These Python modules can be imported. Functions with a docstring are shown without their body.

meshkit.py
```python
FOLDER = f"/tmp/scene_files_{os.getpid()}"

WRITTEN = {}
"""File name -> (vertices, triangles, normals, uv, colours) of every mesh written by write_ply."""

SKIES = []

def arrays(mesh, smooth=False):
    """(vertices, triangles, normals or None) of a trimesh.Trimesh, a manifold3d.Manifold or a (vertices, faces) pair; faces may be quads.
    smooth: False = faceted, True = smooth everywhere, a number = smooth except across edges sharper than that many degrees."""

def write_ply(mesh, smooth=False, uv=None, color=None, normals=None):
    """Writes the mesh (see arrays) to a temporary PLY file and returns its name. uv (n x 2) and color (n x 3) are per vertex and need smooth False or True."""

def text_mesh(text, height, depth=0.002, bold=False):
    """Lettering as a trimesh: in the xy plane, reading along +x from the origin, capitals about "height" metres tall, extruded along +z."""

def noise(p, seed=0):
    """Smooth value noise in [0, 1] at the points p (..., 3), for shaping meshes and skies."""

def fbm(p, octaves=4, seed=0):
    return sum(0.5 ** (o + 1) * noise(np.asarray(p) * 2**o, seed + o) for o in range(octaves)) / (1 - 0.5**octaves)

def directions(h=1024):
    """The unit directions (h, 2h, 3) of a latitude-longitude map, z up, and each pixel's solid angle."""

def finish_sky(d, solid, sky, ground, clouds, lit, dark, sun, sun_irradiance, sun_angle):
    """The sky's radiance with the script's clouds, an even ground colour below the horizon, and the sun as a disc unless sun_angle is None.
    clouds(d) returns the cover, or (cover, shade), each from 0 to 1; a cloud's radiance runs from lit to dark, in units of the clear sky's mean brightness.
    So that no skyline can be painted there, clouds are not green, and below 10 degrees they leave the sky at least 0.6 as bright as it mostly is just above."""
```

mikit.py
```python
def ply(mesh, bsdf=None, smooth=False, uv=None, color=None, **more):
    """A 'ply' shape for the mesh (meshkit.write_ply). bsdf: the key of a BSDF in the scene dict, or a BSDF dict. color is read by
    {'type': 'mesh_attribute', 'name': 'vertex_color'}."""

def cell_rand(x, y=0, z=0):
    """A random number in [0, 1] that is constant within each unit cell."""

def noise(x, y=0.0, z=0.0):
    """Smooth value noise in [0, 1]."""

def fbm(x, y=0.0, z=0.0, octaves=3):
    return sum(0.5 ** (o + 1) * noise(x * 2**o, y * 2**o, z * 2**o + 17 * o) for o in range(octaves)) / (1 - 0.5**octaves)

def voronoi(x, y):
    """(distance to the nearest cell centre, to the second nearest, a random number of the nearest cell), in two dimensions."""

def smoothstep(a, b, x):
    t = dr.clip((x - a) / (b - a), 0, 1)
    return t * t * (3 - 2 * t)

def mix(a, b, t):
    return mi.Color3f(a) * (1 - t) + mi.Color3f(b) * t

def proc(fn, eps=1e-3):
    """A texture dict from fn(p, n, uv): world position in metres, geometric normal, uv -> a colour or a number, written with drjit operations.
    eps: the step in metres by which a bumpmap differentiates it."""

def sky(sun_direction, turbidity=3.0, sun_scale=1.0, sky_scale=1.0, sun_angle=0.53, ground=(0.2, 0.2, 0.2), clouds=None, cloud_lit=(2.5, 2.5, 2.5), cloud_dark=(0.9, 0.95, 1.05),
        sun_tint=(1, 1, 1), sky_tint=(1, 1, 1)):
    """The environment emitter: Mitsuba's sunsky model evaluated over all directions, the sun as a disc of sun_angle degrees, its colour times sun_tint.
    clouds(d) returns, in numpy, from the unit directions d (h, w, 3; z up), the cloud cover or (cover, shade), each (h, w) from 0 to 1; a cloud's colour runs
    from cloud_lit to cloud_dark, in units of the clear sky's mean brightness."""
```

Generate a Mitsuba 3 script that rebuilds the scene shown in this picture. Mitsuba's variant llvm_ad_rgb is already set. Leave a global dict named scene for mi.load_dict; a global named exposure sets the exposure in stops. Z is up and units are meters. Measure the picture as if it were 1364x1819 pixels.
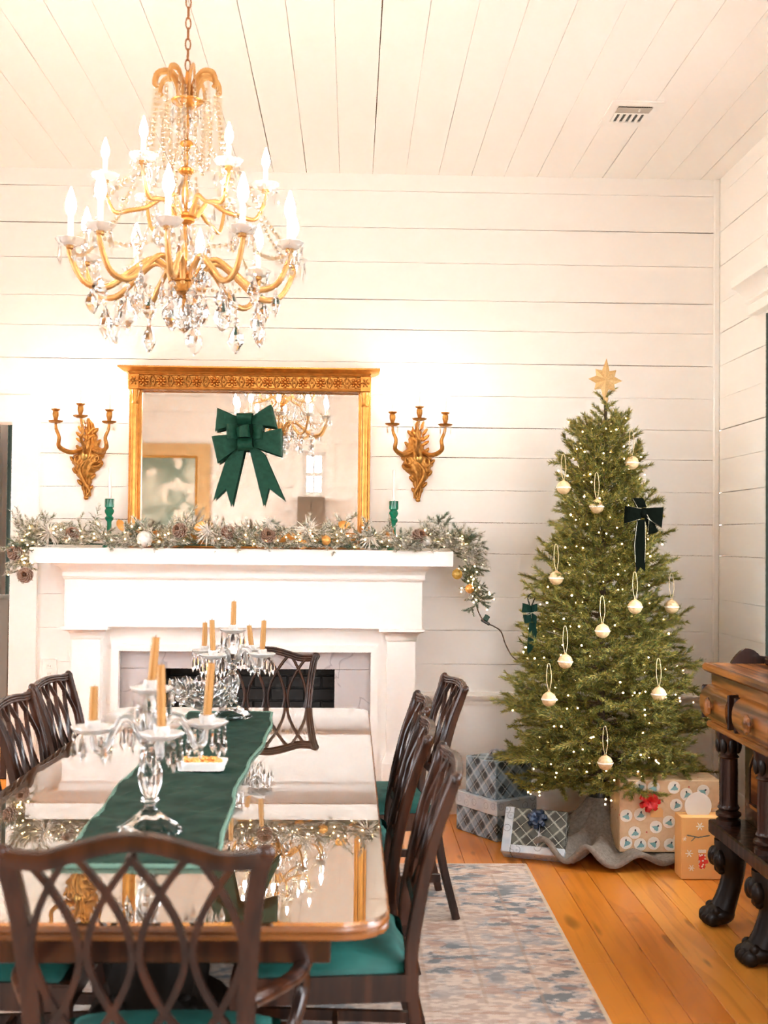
import math, random
import numpy as np
import drjit as dr
import trimesh, shapely
import shapely.geometry as sg
from shapely.ops import unary_union
import mitsuba as mi
import mikit, meshkit
from mikit import proc, fbm, noise, voronoi, cell_rand, smoothstep, mix

T = mi.ScalarTransform4f
PI = math.pi
scene, labels, used = {}, {}, {}
rng = np.random.default_rng(7)

# ---------------------------------------------------------------- camera, sky, exposure
FPX, EYE = 2100.0, np.array([0.0, 0.0, 1.53])
YAW, PITCH, ROLL = math.atan(57 / FPX), math.atan(49 / FPX), 0.0095
FWD = np.array([math.sin(YAW) * math.cos(PITCH), math.cos(YAW) * math.cos(PITCH), math.sin(PITCH)])
RGT = np.cross(FWD, [0, 0, 1.0]); RGT /= np.linalg.norm(RGT)
UPV = np.cross(RGT, FWD)
UPV, RGT = UPV * math.cos(ROLL) - RGT * math.sin(ROLL), RGT * math.cos(ROLL) + UPV * math.sin(ROLL)
scene['camera'] = {'type': 'thinlens', 'fov_axis': 'x', 'fov': 2 * math.degrees(math.atan(682 / FPX)),
                   'aperture_radius': 0.0055, 'focus_distance': 6.0, 'near_clip': 0.05, 'far_clip': 100.0,
                   'to_world': T().look_at(origin=EYE.tolist(), target=(EYE + FWD).tolist(), up=UPV.tolist())}
exposure = 0.28
SKY = 132.0
scene['sky'] = mikit.sky((0.25, -0.35, 0.9), turbidity=4.0, sun_scale=0.0, sky_scale=1.0, ground=(0.3, 0.3, 0.28),
                         clouds=lambda d: 0.92 + 0 * d[..., 2], cloud_lit=(0.96, 0.985, 1.0), cloud_dark=(0.9, 0.92, 0.95))
scene['sky']['scale'] = SKY
BULB = np.array([1.0, 0.855, 0.66])
CHAND_L, SCONCE_L = 92.0, 320.0
FAIRY = np.array([12.0, 7.6, 3.0])


def at(u, v, y):
    """The world point at depth y that is seen at pixel (u, v)."""
    d = FWD + RGT * ((u - 682) / FPX) - UPV * ((v - 909.5) / FPX)
    return EYE + d * (y / d[1])


def atz(u, v, z):
    d = FWD + RGT * ((u - 682) / FPX) - UPV * ((v - 909.5) / FPX)
    return EYE + d * ((z - EYE[2]) / d[2])


# ---------------------------------------------------------------- names
def numbered(name):
    n = used.get(name, -1) + 1
    used[name] = n
    return name if n == 0 else f'{name}_{n:03d}'


def thing(name, label=None, cat=None, group=None, kind=None):
    key = numbered(name)
    d = {}
    if label: d['label'] = label
    if cat: d['category'] = cat
    if group: d['group'] = group
    if kind: d['kind'] = kind
    labels[key] = d
    return key


def ply(mesh, mat, smooth=30, **kw):
    return mikit.ply(mesh, mat, smooth=smooth, **kw)


def put(parent, name, shape, to=None, label=None, kind=None):
    """One entry of the scene: a part under its parent (or the thing itself if name is None)."""
    key = parent if name is None else numbered(f'{parent}__{name}')
    s = dict(shape)
    if to is not None:
        s['to_world'] = to
    scene[key] = s
    if label or kind:
        d = labels.setdefault(key, {})
        if label: d['label'] = label
        if kind: d['kind'] = kind
    return key


def part(parent, name, mesh, mat, smooth=30, to=None, label=None, kind=None, **kw):
    return put(parent, name, ply(mesh, mat, smooth, **kw), to, label, kind)


def single(name, mesh, mat, label, cat, group=None, smooth=30, to=None, kind=None, **kw):
    k = thing(name, label, cat, group, kind)
    return put(k, None, ply(mesh, mat, smooth, **kw), to)


# ---------------------------------------------------------------- mesh helpers
def tm(v, f):
    f = np.asarray(f, int)
    if f.shape[1] == 4:
        f = np.vstack([f[:, [0, 1, 2]], f[:, [0, 2, 3]]])
    return trimesh.Trimesh(np.asarray(v, float), f, process=False)


def cat(*ms):
    ms = [m for x in ms for m in (x if isinstance(x, (list, tuple)) else [x])]
    return trimesh.util.concatenate(ms)


def box(lo, hi, c=0.0):
    """A box from corner lo to corner hi with chamfered edges."""
    lo, hi = np.minimum(lo, hi).astype(float), np.maximum(lo, hi).astype(float)
    if c <= 0:
        return trimesh.creation.box(bounds=[lo, hi])
    c = min(c, 0.49 * (hi - lo).min())
    pts = []
    for s in np.ndindex(2, 2, 2):
        p = np.where(s, hi, lo); g = np.where(s, -c, c)
        for k in range(3):
            q = p + g; q[k] = p[k]
            pts.append(q)
    return trimesh.convex.convex_hull(np.array(pts))


def move(m, x=0, y=0, z=0):
    m = m.copy(); m.apply_translation([x, y, z]); return m


def xf(m, M):
    m = m.copy(); m.apply_transform(M); return m


def rot(a, axis):
    return trimesh.transformations.rotation_matrix(math.radians(a), axis)


def smooth_path(p, n):
    """Catmull-Rom through the points p (k, d), resampled to n."""
    p = np.asarray(p, float)
    k = len(p)
    q = np.vstack([2 * p[0] - p[1], p, 2 * p[-1] - p[-2]])
    t = np.linspace(0, k - 1 - 1e-9, n)
    i = t.astype(int); u = (t - i)[:, None]
    a, b, c, d = q[i], q[i + 1], q[i + 2], q[i + 3]
    return 0.5 * (2 * b + (c - a) * u + (2 * a - 5 * b + 4 * c - d) * u * u + (3 * b - a - 3 * c + d) * u ** 3)


def frames(p, up):
    t = np.gradient(p, axis=0)
    t /= np.linalg.norm(t, axis=1, keepdims=True) + 1e-12
    s = np.cross(np.broadcast_to(up, p.shape), t)
    s /= np.linalg.norm(s, axis=1, keepdims=True) + 1e-12
    return t, s, np.cross(t, s)


def sweep(path, section, up=(0, 0, 1), scale=None, closed=False):
    """Sweeps the closed 2-D section (side, up) along the path; scale: per path point, a number or (side, up)."""
    p = np.asarray(path, float); sec = np.asarray(section, float)
    n, m = len(p), len(sec)
    if closed:
        e = np.vstack([p[-1:], p, p[:1]])
        t, s, w = (a[1:-1] for a in frames(e, np.asarray(up, float) if np.ndim(up) == 1 else np.vstack([up[-1:], up, up[:1]])))
    else:
        t, s, w = frames(p, np.asarray(up, float))
    if scale is None: sc = np.ones((n, 2))
    elif isinstance(scale, tuple): sc = np.broadcast_to(np.array(scale, float), (n, 2))
    else: sc = np.broadcast_to(np.asarray(scale, float).reshape(n, -1), (n, 2))
    v = p[:, None] + s[:, None] * (sec[None, :, :1] * sc[:, None, :1]) + w[:, None] * (sec[None, :, 1:] * sc[:, None, 1:])
    i, j = np.meshgrid(np.arange(n if closed else n - 1), np.arange(m), indexing='ij')
    i2, j2 = (i + 1) % n, (j + 1) % m
    f = np.stack([i * m + j, i * m + j2, i2 * m + j2, i2 * m + j], -1).reshape(-1, 4)
    V = v.reshape(-1, 3)
    F = np.vstack([f[:, [0, 1, 2]], f[:, [0, 2, 3]]])
    if not closed:
        c = len(V)
        V = np.vstack([V, p[:1], p[-1:]])
        k = np.arange(m)
        F = np.vstack([F, np.stack([k * 0 + c, (k + 1) % m, k], 1), np.stack([k * 0 + c + 1, k + (n - 1) * m, (k + 1) % m + (n - 1) * m], 1)])
    mesh = tm(V, F)
    if mesh.volume < 0:
        mesh.invert()
    return mesh


def circle(n, r=1.0, ry=None):
    a = np.arange(n) * 2 * PI / n
    return np.stack([np.cos(a) * r, np.sin(a) * (r if ry is None else ry)], 1)


def tube(path, r, n=8, up=None, smooth=0):
    p = np.asarray(path, float)
    if smooth:
        rr = np.broadcast_to(np.asarray(r, float), (len(p),))
        q = smooth_path(np.hstack([p, rr[:, None]]), smooth)
        p, r = q[:, :3], q[:, 3]
    if up is None:
        d = np.abs(p[-1] - p[0]) + np.ptp(p, axis=0)
        up = np.eye(3)[int(np.argmin(d))] + np.array([0.013, 0.007, 0.011])
    return sweep(p, circle(n), up, np.broadcast_to(np.asarray(r, float), (len(p),)))


def lathe(prof, n=24, flute=0, amp=0.0):
    """Surface of revolution from (r, z) points, bottom to top; the ends are closed on the axis."""
    prof = [tuple(q) for q in prof]
    if prof[0][0] > 1e-6: prof = [(0, prof[0][1])] + prof
    if prof[-1][0] > 1e-6: prof = prof + [(0, prof[-1][1])]
    P = np.array(prof[1:-1], float)
    a = np.arange(n) * 2 * PI / n
    rad = P[:, :1] * (1 + (amp * np.cos(a * flute) if flute else 0 * a))[None]
    V = np.stack([rad * np.cos(a), rad * np.sin(a), np.broadcast_to(P[:, 1:], rad.shape)], -1).reshape(-1, 3)
    m = len(P)
    i, j = np.meshgrid(np.arange(m - 1), np.arange(n), indexing='ij')
    j2 = (j + 1) % n
    f = np.stack([i * n + j, i * n + j2, (i + 1) * n + j2, (i + 1) * n + j], -1).reshape(-1, 4)
    c = len(V)
    V = np.vstack([V, [[0, 0, prof[0][1]], [0, 0, prof[-1][1]]]])
    k = np.arange(n)
    F = np.vstack([f[:, [0, 1, 2]], f[:, [0, 2, 3]], np.stack([k * 0 + c, (k + 1) % n, k], 1), np.stack([k * 0 + c + 1, k + (m - 1) * n, (k + 1) % n + (m - 1) * n], 1)])
    return tm(V, F)


def extr(poly, h, plane='xy'):
    """Extrudes a shapely polygon; plane 'xy': along +z, 'xz': drawn in x,z and extruded along +y, 'yz': along +x."""
    gs = [g for g in getattr(poly, 'geoms', [poly]) if g.geom_type == 'Polygon' and g.area > 1e-8]
    m = cat([trimesh.creation.extrude_polygon(g, h, engine='earcut') for g in gs])
    v = np.array(m.vertices)
    if plane == 'xz': v = v[:, [0, 2, 1]]
    if plane == 'yz': v = v[:, [2, 0, 1]]
    out = tm(v, m.faces)
    if plane == 'xz': out.invert()
    return out


def grid(fn, nu, nv, thick=None):
    """A surface fn(u, v) -> (..., 3) over the unit square; with thick, a closed slab of that thickness."""
    u, v = np.meshgrid(np.linspace(0, 1, nu), np.linspace(0, 1, nv), indexing='ij')
    P = fn(u, v)
    i, j = np.meshgrid(np.arange(nu - 1), np.arange(nv - 1), indexing='ij')
    f = np.stack([i * nv + j, (i + 1) * nv + j, (i + 1) * nv + j + 1, i * nv + j + 1], -1).reshape(-1, 4)
    if thick is None:
        return tm(P.reshape(-1, 3), f)
    N = np.cross(np.gradient(P, axis=0), np.gradient(P, axis=1))
    N /= np.linalg.norm(N, axis=-1, keepdims=True) + 1e-12
    A, B = (P + N * thick / 2).reshape(-1, 3), (P - N * thick / 2).reshape(-1, 3)
    n = len(A)
    b = np.concatenate([np.arange(nv), np.arange(1, nu) * nv + nv - 1, (nu - 1) * nv + np.arange(nv - 2, -1, -1), np.arange(nu - 2, 0, -1) * nv])
    c = np.roll(b, -1)
    return tm(np.vstack([A, B]), np.vstack([f, f[:, ::-1] + n, np.stack([b + n, c + n, c, b], 1)]))


def ball(r, sub=2, c=(0, 0, 0)):
    m = trimesh.creation.icosphere(subdivisions=sub, radius=r); m.apply_translation(c); return m


def place(x, y, z, rz=0.0, s=1.0):
    return T().translate([float(x), float(y), float(z)]).rotate([0, 0, 1], float(rz)).scale(s)


def aim(p, d, up=(0, 0, 1), s=1.0):
    """Transform that takes local +x to direction d, local +z towards up, at p."""
    d = np.asarray(d, float); d = d / np.linalg.norm(d)
    y = np.cross(up, d); y /= np.linalg.norm(y) + 1e-12
    z = np.cross(d, y)
    M = np.eye(4); M[:3, 0], M[:3, 1], M[:3, 2], M[:3, 3] = d * s, y * s, z * s, p
    return T(M.tolist())


# ---------------------------------------------------------------- materials
def srgb(r, g, b):
    return [float((c / 255 / 12.92) if c / 255 <= 0.04045 else ((c / 255 + 0.055) / 1.055) ** 2.4) for c in (r, g, b)]


def mat(name, color, rough=0.5, two=True, bump=None, **kw):
    c = color if isinstance(color, dict) else {'type': 'rgb', 'value': [float(x) for x in color]}
    b = {'type': 'principled', 'base_color': c, 'roughness': rough, **kw}
    if bump is not None:
        b = {'type': 'bumpmap', 'arbitrary': bump[0], 'scale': bump[1], 'bsdf': b}
    scene[name] = {'type': 'twosided', 'bsdf': b} if two else b
    return name


vcol = {'type': 'mesh_attribute', 'name': 'vertex_color'}
mat('white_paint', (0.858, 0.852, 0.83), 0.45)
mat('trim_paint', (0.885, 0.88, 0.86), 0.3)
mat('ceiling_paint', (0.865, 0.855, 0.832), 0.55)
mat('gap_dark', (0.30, 0.22, 0.16), 0.9)


def floor_color(p, n, uv):
    k = dr.floor(p.x / 0.138)
    r, r2 = cell_rand(k, 3), cell_rand(k, 9)
    g = fbm(p.x * 60 + 17 * r, p.y * 2.2 + 31 * r2, 0, 4)
    ring = noise(p.x * 24 + 5 * fbm(p.x * 6, p.y * 1.3 + 20 * r, 0, 2), p.y * 0.7 + 9 * r)
    knot = smoothstep(0.82, 0.95, noise(p.x * 16 + 50 * r, p.y * 4.5 + 13 * r2))
    c = mix(srgb(198, 118, 38), srgb(218, 146, 62), smoothstep(0.3, 0.7, r))
    c = mix(c, srgb(176, 100, 32), smoothstep(0.5, 0.9, ring) * 0.55 + smoothstep(0.55, 0.75, g) * 0.3)
    return mix(c, srgb(110, 58, 20), knot * 0.7)


mat('pine_floor', proc(floor_color), 0.28, clearcoat=0.5, clearcoat_gloss=0.85)


def grain_color(c0, c1, s=1.0, ax=0):
    def fn(p, n, uv):
        q = [p.x, p.y, p.z]
        l = q.pop(ax)
        g = fbm(l * 3 * s, q[0] * 38 * s, q[1] * 38 * s, 3)
        return mix(c0, c1, smoothstep(0.3, 0.7, g))
    return proc(fn)


mat('mahogany', grain_color(srgb(25, 10, 5), srgb(52, 25, 11), 1.0, 2), 0.2, clearcoat=0.35, clearcoat_gloss=0.95, specular=0.35)
mat('dark_wood', grain_color(srgb(22, 10, 6), srgb(44, 20, 10), 1.0, 2), 0.25, clearcoat=0.3, clearcoat_gloss=0.92, specular=0.3)
mat('honey_wood', grain_color(srgb(58, 29, 12), srgb(128, 76, 32), 0.8, 1), 0.2, clearcoat=0.6, clearcoat_gloss=0.92)
mat('carved_dark', srgb(20, 12, 8), 0.35, specular=0.25)
mat('table_edge', grain_color(srgb(62, 32, 12), srgb(112, 66, 26), 1.0, 0), 0.25, clearcoat=0.4, clearcoat_gloss=0.92)
scene['table_gloss'] = {'type': 'twosided', 'bsdf': {'type': 'blendbsdf', 'weight': 0.9,
    'a': {'type': 'principled', 'base_color': {'type': 'rgb', 'value': srgb(120, 76, 34)}, 'roughness': 0.3},
    'b': {'type': 'conductor', 'material': 'none', 'specular_reflectance': {'type': 'rgb', 'value': [0.97, 0.94, 0.88]}}}}


def velvet(c0, c1, sc):
    return proc(lambda p, n, uv: mix(c0, c1, fbm(p.x * sc, p.y * sc, p.z * sc, 3)))


mat('seat_velvet', velvet(srgb(10, 42, 38), srgb(32, 92, 84), 14), 0.6, sheen=1.0, sheen_tint=0.6, specular=0.2)
mat('runner_velvet', velvet(srgb(4, 22, 17), srgb(14, 48, 38), 26), 0.6, sheen=0.35, sheen_tint=0.6, specular=0.1)
mat('runner_piping', srgb(78, 108, 94), 0.7)
mat('bow_green', velvet(srgb(10, 48, 36), srgb(20, 68, 52), 60), 0.65, sheen=0.5, sheen_tint=0.5, specular=0.2)
mat('bow_back', srgb(70, 32, 22), 0.8)
mat('bow_dark', srgb(12, 16, 12), 0.9, specular=0.0)
mat('pedestal_dark', srgb(12, 8, 5), 0.6, specular=0.08)
mat('bow_wire', srgb(190, 185, 160), 0.4)
mat('gilt', velvet(srgb(176, 110, 42), srgb(222, 160, 82), 40), 0.32, metallic=0.75)
mat('gilt_pale', velvet(srgb(176, 124, 68), srgb(214, 172, 112), 40), 0.3, metallic=0.6)
mat('gilt_dark', velvet(srgb(128, 76, 24), srgb(206, 148, 74), 60), 0.35, metallic=0.75)
mat('brass', velvet(srgb(150, 110, 50), srgb(214, 176, 104), 50), 0.28, metallic=0.85)
mat('chain_brass', srgb(150, 100, 60), 0.35, metallic=0.7)
scene['mirror'] = {'type': 'twosided', 'bsdf': {'type': 'conductor', 'material': 'none', 'specular_reflectance': {'type': 'rgb', 'value': [0.9, 0.88, 0.84]}}}
scene['crystal'] = {'type': 'dielectric', 'int_ior': 1.52}
scene['green_glass'] = {'type': 'principled', 'base_color': {'type': 'rgb', 'value': [0.008, 0.24, 0.13]}, 'roughness': 0.05, 'spec_trans': 0.75, 'eta': 1.5}
scene['crystal_warm'] = {'type': 'dielectric', 'int_ior': 1.55, 'specular_transmittance': {'type': 'rgb', 'value': [0.93, 0.84, 0.70]}}
mat('frosted_crystal', (0.95, 0.94, 0.92), 0.15, two=False, spec_trans=0.35, eta=1.4)
mat('cut_crystal', (0.97, 0.96, 0.95), 0.06, two=False, spec_trans=0.82, eta=1.5)
scene['pane'] = {'type': 'thindielectric'}
mat('wax_white', (0.88, 0.86, 0.82), 0.5)
mat('wax_gold', srgb(160, 114, 56), 0.4, metallic=0.2)
mat('wax_gold_tip', srgb(120, 84, 48), 0.6)
mat('metal_black', (0.012, 0.013, 0.012), 0.35)
mat('firebox_black', proc(lambda p, n, uv: mix((0.006, 0.007, 0.006), (0.03, 0.032, 0.028), smoothstep(0.55, 0.8, fbm(p.x * 14, p.y * 14, p.z * 14, 3)))), 0.45)


def marble_color(p, n, uv):
    w = fbm(p.x * 5, p.z * 5, 1.3, 3)
    v1 = dr.abs(fbm(p.x * 6 + 3 * w, p.z * 6 + 2 * w, 4.0, 4) - 0.5)
    v2 = fbm(p.x * 3, p.z * 3, 9.0, 3)
    return mix(mix(srgb(208, 206, 208), srgb(182, 181, 185), v2), srgb(132, 130, 136), (1 - smoothstep(0.0, 0.05, v1)) * 0.5)


mat('marble', proc(marble_color), 0.15, clearcoat=0.5)
mat('plate_white', (0.85, 0.84, 0.82), 0.35)
mat('outlet_dark', (0.1, 0.09, 0.08), 0.6)
mat('grey_cloth', srgb(104, 98, 88), 0.9)
mat('nail_brass', srgb(150, 125, 90), 0.3, metallic=0.8)
mat('curtain_green', srgb(52, 66, 60), 0.9)
mat('curtain_white', (0.8, 0.79, 0.76), 0.9)
mat('needles', vcol, 0.6)
mat('bark', srgb(58, 44, 30), 0.9)
mat('cone_brown', vcol, 0.75)
mat('cord', srgb(96, 78, 62), 0.5)
mat('plug_green', srgb(20, 58, 42), 0.4)
mat('glitter_gold', velvet(srgb(170, 128, 72), srgb(226, 192, 134), 220), 0.4, metallic=0.2)
mat('bell_wood', velvet(srgb(205, 172, 124), srgb(236, 212, 170), 120), 0.4)
mat('bell_band', srgb(245, 240, 228), 0.4)
mat('string_cream', srgb(220, 206, 168), 0.7)
mat('bauble_white', (0.82, 0.81, 0.79), 0.25)
mat('bauble_gold', srgb(222, 160, 84), 0.3, metallic=0.35)
mat('leaf_gold', srgb(176, 140, 62), 0.4, metallic=0.2)
# ---------------------------------------------------------------- the room
YB, XR, XL, YF, H = 6.65, 2.077, -3.3, -1.6, 3.6
JOINT_V = [345, 410, 471, 537, 590, 648, 706, 762, 815, 873, 930, 985, 1062, 1121, 1181, 1241]
joints = sorted([float(at(1000, v, YB)[2]) for v in JOINT_V])          # heights of the board joints
STRONG = [float(at(1000, v, YB)[2]) for v in (410, 762, 985)]
MEDIUM = [float(at(1000, v, YB)[2]) for v in (471, 537, 590, 815, 648)]
Z_RAIL = joints[0]


def wavy(a0, a1, seed, amp):
    """Half a joint's width along the board: uneven, closing up in places."""
    a = np.linspace(a0, a1, max(3, int((a1 - a0) / 0.3)))
    n = meshkit.noise(np.stack([a * 1.4, a * 0 + seed * 7.3, a * 0], -1), seed)
    return a, np.clip((n - 0.35) * 2.2, 0.3, 1.0) * amp


def boarded(wall, a0, a1, edges, openings, to3, amps, name='board', m='white_paint'):
    for k in range(len(edges) - 1):
        aa, lo = wavy(a0, a1, k + len(wall), amps[k])
        _, hi = wavy(a0, a1, k + 1 + len(wall), amps[k + 1])
        poly = sg.Polygon(list(zip(aa, edges[k] + lo)) + list(zip(aa[::-1], (edges[k + 1] - hi)[::-1])))
        for o in openings:
            poly = poly.difference(sg.box(o[0], o[2], o[1], o[3]))
        if poly.is_empty: continue
        part(wall, name, to3(extr(poly, 0.02)), m, False)


def amp_of(z):
    if min(abs(z - s) for s in STRONG) < 1e-6: return 0.0028
    if min(abs(z - s) for s in MEDIUM) < 1e-6: return 0.0021
    return 0.0015


edges = joints + [H]
amps = [amp_of(z) for z in joints] + [0.0]


def backing(wall, a0, a1, openings, to3, z1=H, th=0.12):
    p = sg.box(a0, 0, a1, z1)
    for o in openings:
        p = p.difference(sg.box(o[0], o[2], o[1], o[3]))
    m = extr(p, th); m.apply_translation([0, 0, 0.02])
    part(wall, 'backing', to3(m), 'gap_dark', False)


def tri_wall(key, a0, a1, openings, to3, low=True):
    thing(key, kind='structure')
    backing(key, a0, a1, openings, to3)
    boarded(key, a0, a1, edges, openings, to3, amps)
    p = sg.box(a0, 0, a1, Z_RAIL)
    for o in openings:
        p = p.difference(sg.box(o[0], o[2], o[1], o[3]))
    part(key, 'wainscot_panel', to3(extr(p, 0.02)), 'trim_paint', False)


def to_back(m):   # (a, z, depth) -> x = a, y = YB + depth
    v = np.array(m.vertices)[:, [0, 2, 1]]; v[:, 1] += YB
    o = tm(v, m.faces); o.invert(); return o


def to_right(m):  # a = y
    v = np.array(m.vertices)[:, [2, 0, 1]]; v[:, 0] += XR
    return tm(v, m.faces)


def to_left(m):
    v = np.array(m.vertices)[:, [2, 0, 1]]; v[:, 0] = XL - v[:, 0]
    o = tm(v, m.faces); o.invert(); return o


def to_front(m):
    v = np.array(m.vertices)[:, [0, 2, 1]]; v[:, 1] = YF - v[:, 1]
    return tm(v, m.faces)


CX = -0.577
DOOR = (-2.9, float(at(22, 900, YB)[0]), 0.0, float(at(10, 750, YB)[2]))
FIRE = (CX - 0.49, CX + 0.49, 0.12, 0.805)
WR = [(4.40, 5.50, 0.75, 2.55), (1.3, 2.7, 0.75, 2.75)]
WL = [(0.2, 1.5, 0.6, 2.9), (2.9, 4.2, 0.6, 2.9)]
WF = [(-0.62, -0.34, 2.06, 2.62), (0.75, 1.75, 0.6, 2.9), (-1.6, -0.9, 0.0, 0.0)][:2]
tri_wall('wall_back', XL, XR, [DOOR, FIRE], to_back)
tri_wall('wall_right', YF, YB, WR, to_right)
tri_wall('wall_left', YF, YB, WL, to_left)
tri_wall('wall_front', XL, XR, WF, to_front)

# floor: every plank a piece of its own
thing('floor', kind='structure')
part('floor', 'subfloor', box((XL, YF, -0.12), (XR, YB, -0.022)), 'gap_dark', False)
pr = np.random.default_rng(11)
k = math.floor(XL / 0.138)
while k * 0.138 < XR:
    x0, x1 = max(k * 0.138 + 0.0009, XL), min((k + 1) * 0.138 - 0.0009, XR)
    y = YF
    while y < YB - 0.01 and x1 - x0 > 0.01:
        y1 = min(y + pr.uniform(2.6, 4.6), YB)
        if YB - y1 < 0.5: y1 = YB
        dz = pr.uniform(-0.0006, 0.0)
        part('floor', 'plank', box((x0, y + 0.0006, -0.022), (x1, y1 - 0.0006, dz), 0.0012), 'pine_floor', False)
        y = y1
    k += 1

# ceiling boards run away from the camera
thing('ceiling', kind='structure')
part('ceiling', 'backing', box((XL - 0.1, YF - 0.1, H + 0.02), (XR + 0.1, YB + 0.1, H + 0.1)), 'gap_dark', False)
cr = np.random.default_rng(5)
xs = [0.098 + 0.187 * i for i in range(-19, 12)]
xs = [XL] + [x for x in xs if XL + 0.03 < x < XR - 0.03] + [XR]
camp = [0.0] + [float(a) for a in cr.choice([0.0013, 0.0019, 0.0026], len(xs) - 2, p=[0.3, 0.4, 0.3])] + [0.0]
for i, x in enumerate(xs):
    if abs(x - 0.098) < 0.01 or abs(x - 1.407) < 0.01: camp[i] = 0.003
for i in range(len(xs) - 1):
    yy, l0 = wavy(YF, YB, 100 + i, camp[i]); _, h0 = wavy(YF, YB, 101 + i, camp[i + 1])
    poly = sg.Polygon(list(zip(xs[i] + l0, yy)) + list(zip((xs[i + 1] - h0)[::-1], yy[::-1])))
    part('ceiling', 'board', move(extr(poly, 0.02), z=H), 'ceiling_paint', False)

# trims
thing('trim_1', kind='structure')       # corner bead between back and right wall
put('trim_1', None, ply(box((XR - 0.034, YB - 0.022, 0.0), (XR, YB, H), 0.006), 'trim_paint'))


def rail_profile(s):   # chair rail: (out from wall, z)
    return [(0, -0.035), (0.012, -0.035), (0.014, -0.018), (0.024, -0.008), (0.03, 0.006), (0.03, 0.016), (0.018, 0.022), (0.012, 0.034), (0, 0.036)]


def run(kind, key, profile, p0, p1, out):
    """A moulding of the given (out, z) profile between two points along a wall."""
    p0, p1, out = (np.asarray(x, float) for x in (p0, p1, out))
    n = len(profile)
    V = np.array([p + out * a + np.array([0, 0, z]) for p in (p0, p1) for a, z in profile])
    j = np.arange(n); j2 = (j + 1) % n
    F = [[a, b, b + n] for a, b in zip(j, j2)] + [[a, b + n, a + n] for a, b in zip(j, j2)]
    for t in range(1, n - 1):
        F += [[0, t + 1, t], [n, n + t, n + t + 1]]
    m = tm(V, F)
    m.fix_normals()
    thing(key, kind='structure')
    put(key, None, ply(m, 'trim_paint', 35))


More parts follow.
